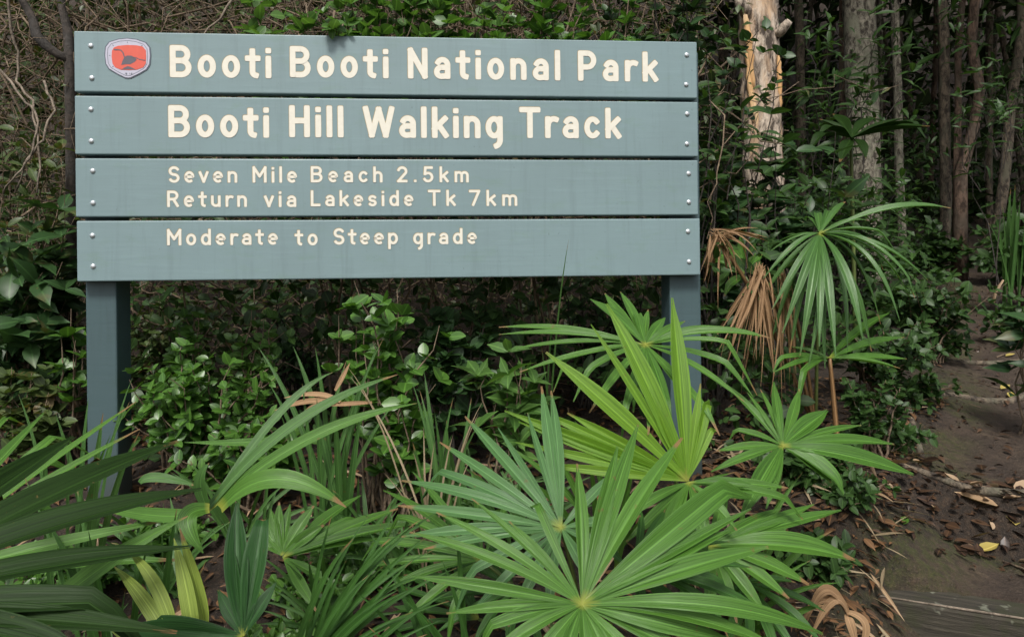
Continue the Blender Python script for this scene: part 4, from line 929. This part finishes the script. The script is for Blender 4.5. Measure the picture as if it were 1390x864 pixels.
def fork(mb, pts):
    mb.tube([bb + Vector((0, 0, -.1)), P(1304, 235, 6.8), P(1322, 170, 6.8), P(1330, 120, 6.8), P(1318, 60, 6.8), P(1323, 0, 6.8), P(1330, -120, 6.8), P(1335, -300, 6.8)], [.075, .06, .048, .046, .045, .045, .04, .03], 12, rough=.08)
b, t = up(1298, 270, 1312, 6.9, 7.1, 9.0); tree('forked_tree', 'reddish forked trunk with a crooked right stem at the far right', b, t, .034, .026, M['redbark'], TG, rough=.08, extra=fork, bend=.08, k=90)
b, t = up(1364, 250, 1378, 7.6, 8.4, 9.0); tree('slim_tree', 'leaning pale brown stem near the right edge of the picture', b, t, .06, .04, M['brownbark'], TG, rough=.08, bend=.1)
b, t = up(1088, 290, 1084, 8.5, 8.5, 9.5); tree('slim_tree', 'thin dark stem between the pale trunk and the grey trunk', b, t, .055, .05, M['brownbark'], TG)
TB = 'slender trunks deep in the forest'
spots = []
for px in np.linspace(940, 1400, 28):
    d = random.uniform(10, 20); q = px + random.uniform(-12, 12)
    b, t = up(q, 0, q + random.uniform(-40, 40), d, d + random.uniform(-.5, .5), 1.5 + .55 * d + random.uniform(2, 5))
    tree('slim_tree', 'dim slender trunk deep in the shaded forest', b, t, random.uniform(.03, .085), random.uniform(.025, .05), M[random.choice(['brownbark', 'brownbark', 'redbark', 'greybark'])], TB, n=8, cn=200, csize=.5, bend=.05)
TL = 'trees of the thicket behind the sign'
for px, d in ((-250, 8.5), (330, 8.8), (860, 7.6)):
    b, t = up(px, 0, px + random.uniform(-30, 30), d, d, 1.5 + .5 * d + 2.5)
    tree('slim_tree', 'tree trunk hidden in the vine thicket behind the sign', b, t, .09, .06, M['brownbark'], TL, n=8, bend=.06)
# dark bent branch at the upper left
bq = gpt(90, 3.2); br = thing('bent_sapling', bq, 'dark bent sapling at the top left beside the upper corner of the sign', 'tree')
mb = MB()
mb.tube([bq, P(98, 300, 3.0), P(97, 180, 2.95), P(95, 80, 2.9), P(92, 40, 2.9), P(84, 10, 2.9), P(80, -60, 2.9)], [.03, .026, .024, .022, .018, .015, .01], 8, rough=.1)
mb.build('trunk', M['twigdark'], br)
mb = MB(); mb.tube([P(97, 82, 2.9), P(78, 74, 2.88), P(62, 62, 2.86), P(50, 48, 2.85), P(44, 25, 2.85), P(30, 0, 2.85), P(20, -60, 2.85)], [.02, .018, .018, .02, .017, .015, .01], 8, rough=.12); mb.build('limb', M['twigdark'], br)

# ------------------------------------------------------------------ the thicket: tangled vines and leaves nobody could count
def thicket():
    tm, lm = MB(), MB(); pos, dr, nr, sz, rn = [], [], [], [], []
    def hmax(x): return 2.6 + .35 * math.sin(x * 2.1) + .25 * math.sin(x * 5.3 + 1)
    for i in range(2600):
        x = random.uniform(-4.2, .85); y = 2.75 + abs(random.gauss(0, .9)); h = hmax(x) + (y - 2.8) * .6
        z0 = gz(x, y) + random.random() ** .8 * h
        a = Vector((x, y, z0)); v = Vector((random.gauss(0, 1), random.gauss(0, .5), random.gauss(.25, 1))).normalized() * random.uniform(.25, .9)
        v.y = abs(v.y)
        r_ = random.choice([.0016, .002, .002, .003, .0035, .005]); pts = wander(a, a + v, 7, .45)
        tm.tube(pts, [r_ * (1.1 - .5 * q / 7) for q in range(8)], 4, rnd=random.random(), cap=False)
        for q in range(random.choice([2, 4, 5, 7])):
            t = random.random() * 6.9; k = int(t); p = pts[k].lerp(pts[k + 1], t - k)
            pos.append(p); dr.append((random.gauss(0, 1), random.gauss(-.3, 1), random.gauss(0, .7))); nr.append((random.gauss(0, .5), random.gauss(-.6, .5), 1)); sz.append(random.uniform(.02, .05)); rn.append(random.random())
    for i in range(11000):
        x = random.uniform(-4.6, 1.3); y = 3.1 + abs(random.gauss(0, 1.0)); h = hmax(x) + (y - 2.8) * .55
        z = gz(x, y) + random.random() * h
        dn = math.sin(x * 4.1 + 1.7 * math.sin(z * 3)) * math.sin(z * 5.2 + x) * math.cos(y * 3)
        if dn < random.uniform(-.5, .25): continue
        pos.append((x, y, z)); dr.append((random.gauss(0, 1), random.gauss(-.3, 1), random.gauss(-.2, .7))); nr.append((random.gauss(0, .5), random.gauss(-.6, .5), 1)); sz.append(random.uniform(.03, .065)); rn.append(random.random() * .8)
    lm.leaves(LF_DIA, pos, dr, nr, sz, rn)
    um = MB(); pos, dr, nr, sz, rn = [], [], [], [], []
    for i in range(7500):
        y = 2.5 + random.random() ** 1.5 * 1.0; x = random.uniform(-.85 * y, .42 * y); z = gz(x, y) + random.random() * (.95 if x < -.2 else .75)
        if math.sin(x * 7 + 2 * math.sin(z * 6)) * math.sin(z * 9 + x * 2 + y * 3) < random.uniform(-.6, .5): continue
        pos.append((x, y, z)); dr.append((random.gauss(0, 1), random.gauss(-.4, 1), random.gauss(-.1, .7))); nr.append((random.gauss(0, .5), random.gauss(-.6, .5), 1)); sz.append(random.choice([.03, .035, .045, .06, .075]) * random.uniform(.8, 1.2)); rn.append(random.random())
    um.leaves(LF_OVAL, pos, dr, nr, sz, rn, RNG.uniform(.6, 1.2, len(pos))); tag(um.build('shaded_undergrowth', M['forestleaf']), 'dense shaded leaves under and behind the lowest board', 'foliage', kind='stuff')
    tag(tm.build('vine_tangle', M['twig']), 'tangle of bare brown vines and twigs behind the sign', 'vines', kind='stuff')
    tag(lm.build('vine_leaves', M['vineleaf']), 'mass of small olive vine leaves behind the sign', 'foliage', kind='stuff')
thicket()
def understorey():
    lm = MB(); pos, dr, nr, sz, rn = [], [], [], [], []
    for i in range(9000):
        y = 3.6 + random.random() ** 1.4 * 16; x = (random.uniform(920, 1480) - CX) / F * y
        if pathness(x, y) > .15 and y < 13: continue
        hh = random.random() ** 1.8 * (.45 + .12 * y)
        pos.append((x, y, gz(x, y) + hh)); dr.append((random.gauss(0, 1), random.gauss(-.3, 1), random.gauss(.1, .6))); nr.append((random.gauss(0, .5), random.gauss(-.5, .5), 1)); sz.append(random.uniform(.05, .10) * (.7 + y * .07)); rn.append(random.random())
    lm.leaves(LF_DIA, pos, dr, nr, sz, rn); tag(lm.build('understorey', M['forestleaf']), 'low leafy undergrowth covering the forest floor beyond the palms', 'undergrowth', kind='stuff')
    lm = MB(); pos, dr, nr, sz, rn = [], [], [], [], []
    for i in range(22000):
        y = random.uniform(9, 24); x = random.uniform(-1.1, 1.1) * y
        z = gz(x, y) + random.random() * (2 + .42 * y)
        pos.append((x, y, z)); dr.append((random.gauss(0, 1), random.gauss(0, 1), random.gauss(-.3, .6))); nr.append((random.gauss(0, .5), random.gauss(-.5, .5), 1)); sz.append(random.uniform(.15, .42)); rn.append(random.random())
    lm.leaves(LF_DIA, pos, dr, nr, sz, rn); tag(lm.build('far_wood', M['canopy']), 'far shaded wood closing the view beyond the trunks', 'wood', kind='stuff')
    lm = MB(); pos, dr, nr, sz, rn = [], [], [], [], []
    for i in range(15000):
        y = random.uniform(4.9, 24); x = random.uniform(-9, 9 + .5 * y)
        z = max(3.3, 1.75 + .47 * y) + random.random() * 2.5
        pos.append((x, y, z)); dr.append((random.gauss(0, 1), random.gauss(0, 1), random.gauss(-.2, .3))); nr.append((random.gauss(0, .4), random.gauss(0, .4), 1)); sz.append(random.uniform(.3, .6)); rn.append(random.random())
    lm.leaves(LF_DIA, pos, dr, nr, sz, rn); tag(lm.build('added_shade_canopy', M['canopy']), 'unseen leaf layer added above the view to darken the forest', 'canopy', kind='stuff')  # leaf layer added out of view to shade forest and thicket
    lm = MB(); pos, dr, nr, sz, rn = [], [], [], [], []
    for c_i in range(230):
        y = random.uniform(4.8, 11); x = (random.uniform(960, 1420) - CX) / F * y; z = gz(x, y) + random.random() * (.8 + .42 * y)
        if abs(x - edge_l(y) - .5) < .6 and z < gz(x, y) + 1.2: continue
        for q in range(random.randint(6, 16)):
            pos.append((x + random.gauss(0, .16), y + random.gauss(0, .16), z + random.gauss(0, .07))); dr.append((random.gauss(0, 1), random.gauss(-.3, 1), random.gauss(-.2, .4))); nr.append((random.gauss(0, .3), random.gauss(-.4, .3), 1)); sz.append(random.uniform(.07, .14)); rn.append(random.random())
    lm.leaves(LF_LONG, pos, dr, nr, sz, rn); tag(lm.build('forest_sprays', M['forestleaf']), 'leafy sprays hanging between the forest trunks', 'foliage', kind='stuff')
    # deeper, taller part of the thicket behind the sign
    lm, tm = MB(), MB(); pos, dr, nr, sz, rn = [], [], [], [], []
    for i in range(13000):
        y = 4.0 + random.random() * 4.5; x = random.uniform(-.95 * y, .30 * y)
        z = gz(x, y) + random.random() * (1.6 + .42 * y)
        pos.append((x, y, z)); dr.append((random.gauss(0, 1), random.gauss(-.3, 1), random.gauss(-.2, .7))); nr.append((random.gauss(0, .5), random.gauss(-.6, .5), 1)); sz.append(random.uniform(.05, .13)); rn.append(random.random() * .8)
    for i in range(700):
        y = 3.6 + random.random() * 3; x = random.uniform(-.95 * y, .17 * y); a = Vector((x, y, gz(x, y) + random.random() * (1.4 + .4 * y)))
        v = Vector((random.gauss(0, .8), random.gauss(0, .4), random.gauss(.3, 1))).normalized() * random.uniform(.5, 1.5)
        tm.tube(wander(a, a + v, 7, .4), [random.choice([.003, .004, .006, .009])] * 8, 4, rnd=random.random(), cap=False)
    lm.leaves(LF_DIA, pos, dr, nr, sz, rn); tag(lm.build('thicket_leaves', M['vineleaf']), 'deep leafy mass of the thicket far behind the sign', 'foliage', kind='stuff')
    tag(tm.build('thicket_twigs', M['twig']), 'brown twigs deep in the thicket behind the sign', 'vines', kind='stuff')
understorey()
VG = 'pale vines hanging through the thicket'
for k_, (pts, lab) in enumerate(((((8, -20), (20, 60), (22, 110), (45, 150), (52, 200), (50, 262)), 'pale vine hanging at the far left edge'), (((-10, 88), (15, 110), (35, 140), (52, 165), (40, 215), (20, 262)), 'pale vine crossing the hanging one at the far left'), (((60, 110), (75, 150), (60, 190), (30, 230), (5, 262)), 'thin pale vine curling down left of the sign'), (((330, -10), (300, 25), (270, 60)), 'short pale vine above the top board left of the bright climber'))):
    mb = MB(); P3 = [P(x, y, 2.75 + .05 * math.sin(k_ + i)) for i, (x, y) in enumerate(pts)]
    fine = []
    for i in range(len(P3) - 1): fine += wander(P3[i], P3[i + 1], 4, .12)[:-1] + ([] if i < len(P3) - 2 else [P3[-1]])
    mb.tube(fine, [.0055 - .002 * i / len(fine) for i in range(len(fine))], 6, rough=.15); tag(mb.build('hanging_vine', M['twigpale']), lab, 'vine', VG)

# ------------------------------------------------------------------ path: timber step, roots, fallen leaves
u2 = Vector((.912, -.41, 0)); f2 = Vector((.41, .912, 0))
c0 = Vector((1.03, 2.10, 0)) - f2 * .03
st = thing('timber_step', (c0.x, c0.y, .35), 'mossy weathered timber step across the dirt path at the bottom right', 'step', rz=math.atan2(u2.y, u2.x))
mb = MB(); mb.box(-.10, 1.5, -.05, .07, -.25, .205, ch=.012)
mb.build('sleeper', M['timber'], st, smooth=False, world=False)
mb = MB(); mb.tube([(.03 + .13 * k, -.047 + random.uniform(-.002, .002), .206 + random.uniform(-.002, .001)) for k in range(12)], [.0012 + random.random() * .0026 for _ in range(12)], 6)
mb.build('worn_edge', M['twigpale'], st, world=False)
RG = 'tree roots across the path'
def root_(pts, r, lab):
    mb = MB(); pp = [Vector((x, y, gz(x, y) + r * .25)) for x, y in pts]
    o = mb; o.tube(pp, [r * (.7 + .5 * math.sin(math.pi * i / (len(pp) - 1))) for i in range(len(pp))], 8, rough=.2)
    tag(mb.build('tree_root', M['brownbark']), lab, 'root', RG)
root_([(1.35 + .13 * k, 2.52 - .05 * k + .02 * math.sin(k * 2)) for k in range(8)], .014, 'pale root running along the lip of the earth bank above the timber step')
root_([(2.0 + .14 * k, 3.25 + .04 * k + .03 * math.sin(k * 1.7)) for k in range(9)], .016, 'dark root crossing the path above the earth bank')
root_([(2.5 + .15 * k, 3.95 + .02 * k + .04 * math.sin(k * 1.3)) for k in range(8)], .018, 'farthest dark root crossing the path')
root_([(1.55 + .05 * k, 2.58 + .11 * k) for k in range(7)], .012, 'thin root lying lengthwise up the path')
def litter(name, nleaf, region, smin, smax, mat, label, tm=LF_POINT):
    pos, dr, nr, sz, rn = [], [], [], [], []
    while len(pos) < nleaf:
        x, y, ok = region()
        if not ok: continue
        pos.append((x, y, gz(x, y) + random.uniform(.004, .02))); dr.append((random.gauss(0, 1), random.gauss(0, 1), random.gauss(0, .15))); nr.append((random.gauss(0, .3), random.gauss(0, .3), 1)); sz.append(random.uniform(smin, smax)); rn.append(random.random())
    lm = MB(); lm.leaves(tm, pos, dr, nr, sz, rn, np.random.default_rng(3).uniform(.5, 1.3, len(pos))); tag(lm.build(name, M[mat]), label, 'leaf litter', kind='stuff')
def reg_bed():
    y = random.uniform(1.1, 3.4); x = (random.uniform(-150, 1300) - CX) / F * y; return x, y, pathness(x, y) < .5
def reg_path():
    y = random.uniform(2.0, 7); x = edge_l(y) + random.uniform(-.25, 1.5); t = x * PDX + y * PDY - S0
    return x, y, (random.random() < (.9 if .25 < t < .62 else .25)) and t > .12
litter('leaf_litter', 7000, reg_bed, .015, .06, 'litterbrown', 'brown fallen leaves covering the soil under the palms')
litter('straw_litter', 500, reg_bed, .08, .2, 'litterlight', 'dry straw and leaf strips among the fallen leaves', oval_leaf(.10, .2, .2, .1))
def reg_bank():
    d = random.uniform(1.55, 2.7); return (random.uniform(930, 1215) - CX) / F * d, d, True
litter('bank_litter', 900, reg_bank, .015, .055, 'litterbrown', 'brown leaf litter on the slope between the palms and the path')
litter('bank_straw', 260, reg_bank, .05, .16, 'straw', 'dry grass and frond scraps on the slope between the palms and the path', oval_leaf(.07, .2, .2, .1))
litter('path_litter', 2200, reg_path, .010, .045, 'litterwet', 'crumbled dark leaves scattered over the dirt path')
tw = MB()
for i in range(150):
    x, y, ok = reg_path()
    if not ok: continue
    a = Vector((x, y, gz(x, y) + .004)); an = random.uniform(0, 6.28); L = random.uniform(.04, .22)
    bx, by = x + math.cos(an) * L, y + math.sin(an) * L; tw.tube([a, Vector(((x + bx) / 2 + random.uniform(-.01, .01), (y + by) / 2, gz((x + bx) / 2, (y + by) / 2) + .008)), Vector((bx, by, gz(bx, by) + .004))], random.choice([.0015, .002, .003, .0045]), 5, rnd=random.random())
tag(tw.build('path_twigs', M['twig']), 'short broken twigs strewn over the dirt path', 'twigs', kind='stuff')
def reg_pile():
    x = random.gauss(1.66, .24); y = random.gauss(2.34, .12); t = x * PDX + y * PDY - S0
    return x, y, t > .16
litter('leaf_drift', 230, reg_pile, .02, .075, 'litterwet', 'drift of wet dark leaves at the foot of the earth bank', oval_leaf(.5, .3, .12, -.08))
litter('pale_leaf_drift', 16, reg_pile, .04, .085, 'litterlight', 'paler leaves in the drift at the foot of the earth bank', oval_leaf(.5, .3, .35, -.3))
FG = 'single fallen leaves on the path'
def fallen(px, py, d, size, mat, lab, rz):
    x = (px - CX) / F * d; z = gz(x, d)
    r = ray(px, py)
    for q in range(60):               # where that sight line meets the ground
        h = CAMZ + r.z * d; x = r.x * d
        d -= (gz(x, d) - h) * -.4 if False else 0
        if h < gz(x, d): d -= .02
        else: d += .02
    z = gz(x, d)
    mb = MB(); mb.leaves(oval_leaf(.5, .3, .25, -.2), [(x, d, z + .008)], [(math.cos(rz), math.sin(rz), .05)], [(0.1, -.2, 1)], [size], [random.random()])
    tag(mb.build('fallen_leaf', M[mat]), lab, 'leaf', FG)
fallen(1350, 690, 2.5, .13, 'litterlight', 'large pale tan leaf on the dark earth bank above the timber step', 2.6)
fallen(1372, 668, 2.5, .10, 'litterlight', 'tan leaf just above the largest pale one at the right edge', .3)
fallen(1322, 742, 2.4, .08, 'litteryellow', 'tan yellow leaf at the foot of the earth bank', .2)
fallen(1385, 715, 2.4, .09, 'litteryellow', 'yellowish leaf at the right edge below the large tan leaf', 1.2)
fallen(1355, 528, 3.5, .07, 'litteryellow', 'small yellow leaf lying on the middle of the path', .4)
fallen(1378, 545, 3.3, .09, 'litteryellow', 'yellow brown leaf on the path at the right edge', 1.0)
fallen(1362, 484, 4.2, .06, 'litteryellow', 'tiny yellow leaf farthest up the path', .1)
fallen(1255, 801, 2.05, .075, 'litterlight', 'narrow pinkish leaf lying on the tread behind the timber edge', .1)
fallen(1232, 722, 2.4, .05, 'glossy', 'fresh green leaf fallen on the earth bank', 1.0)
mb = MB(); p = gpt(1352, 3.9, .03); mb.tube([P(1348, 412, 4.4), P(1352, 395, 4.4), P(1362, 380, 4.35)], [.012, .01, .006], 6, rough=.1)
tag(mb.build('stick', M['litterlight']), 'pale pinkish stick standing out of the path', 'stick')
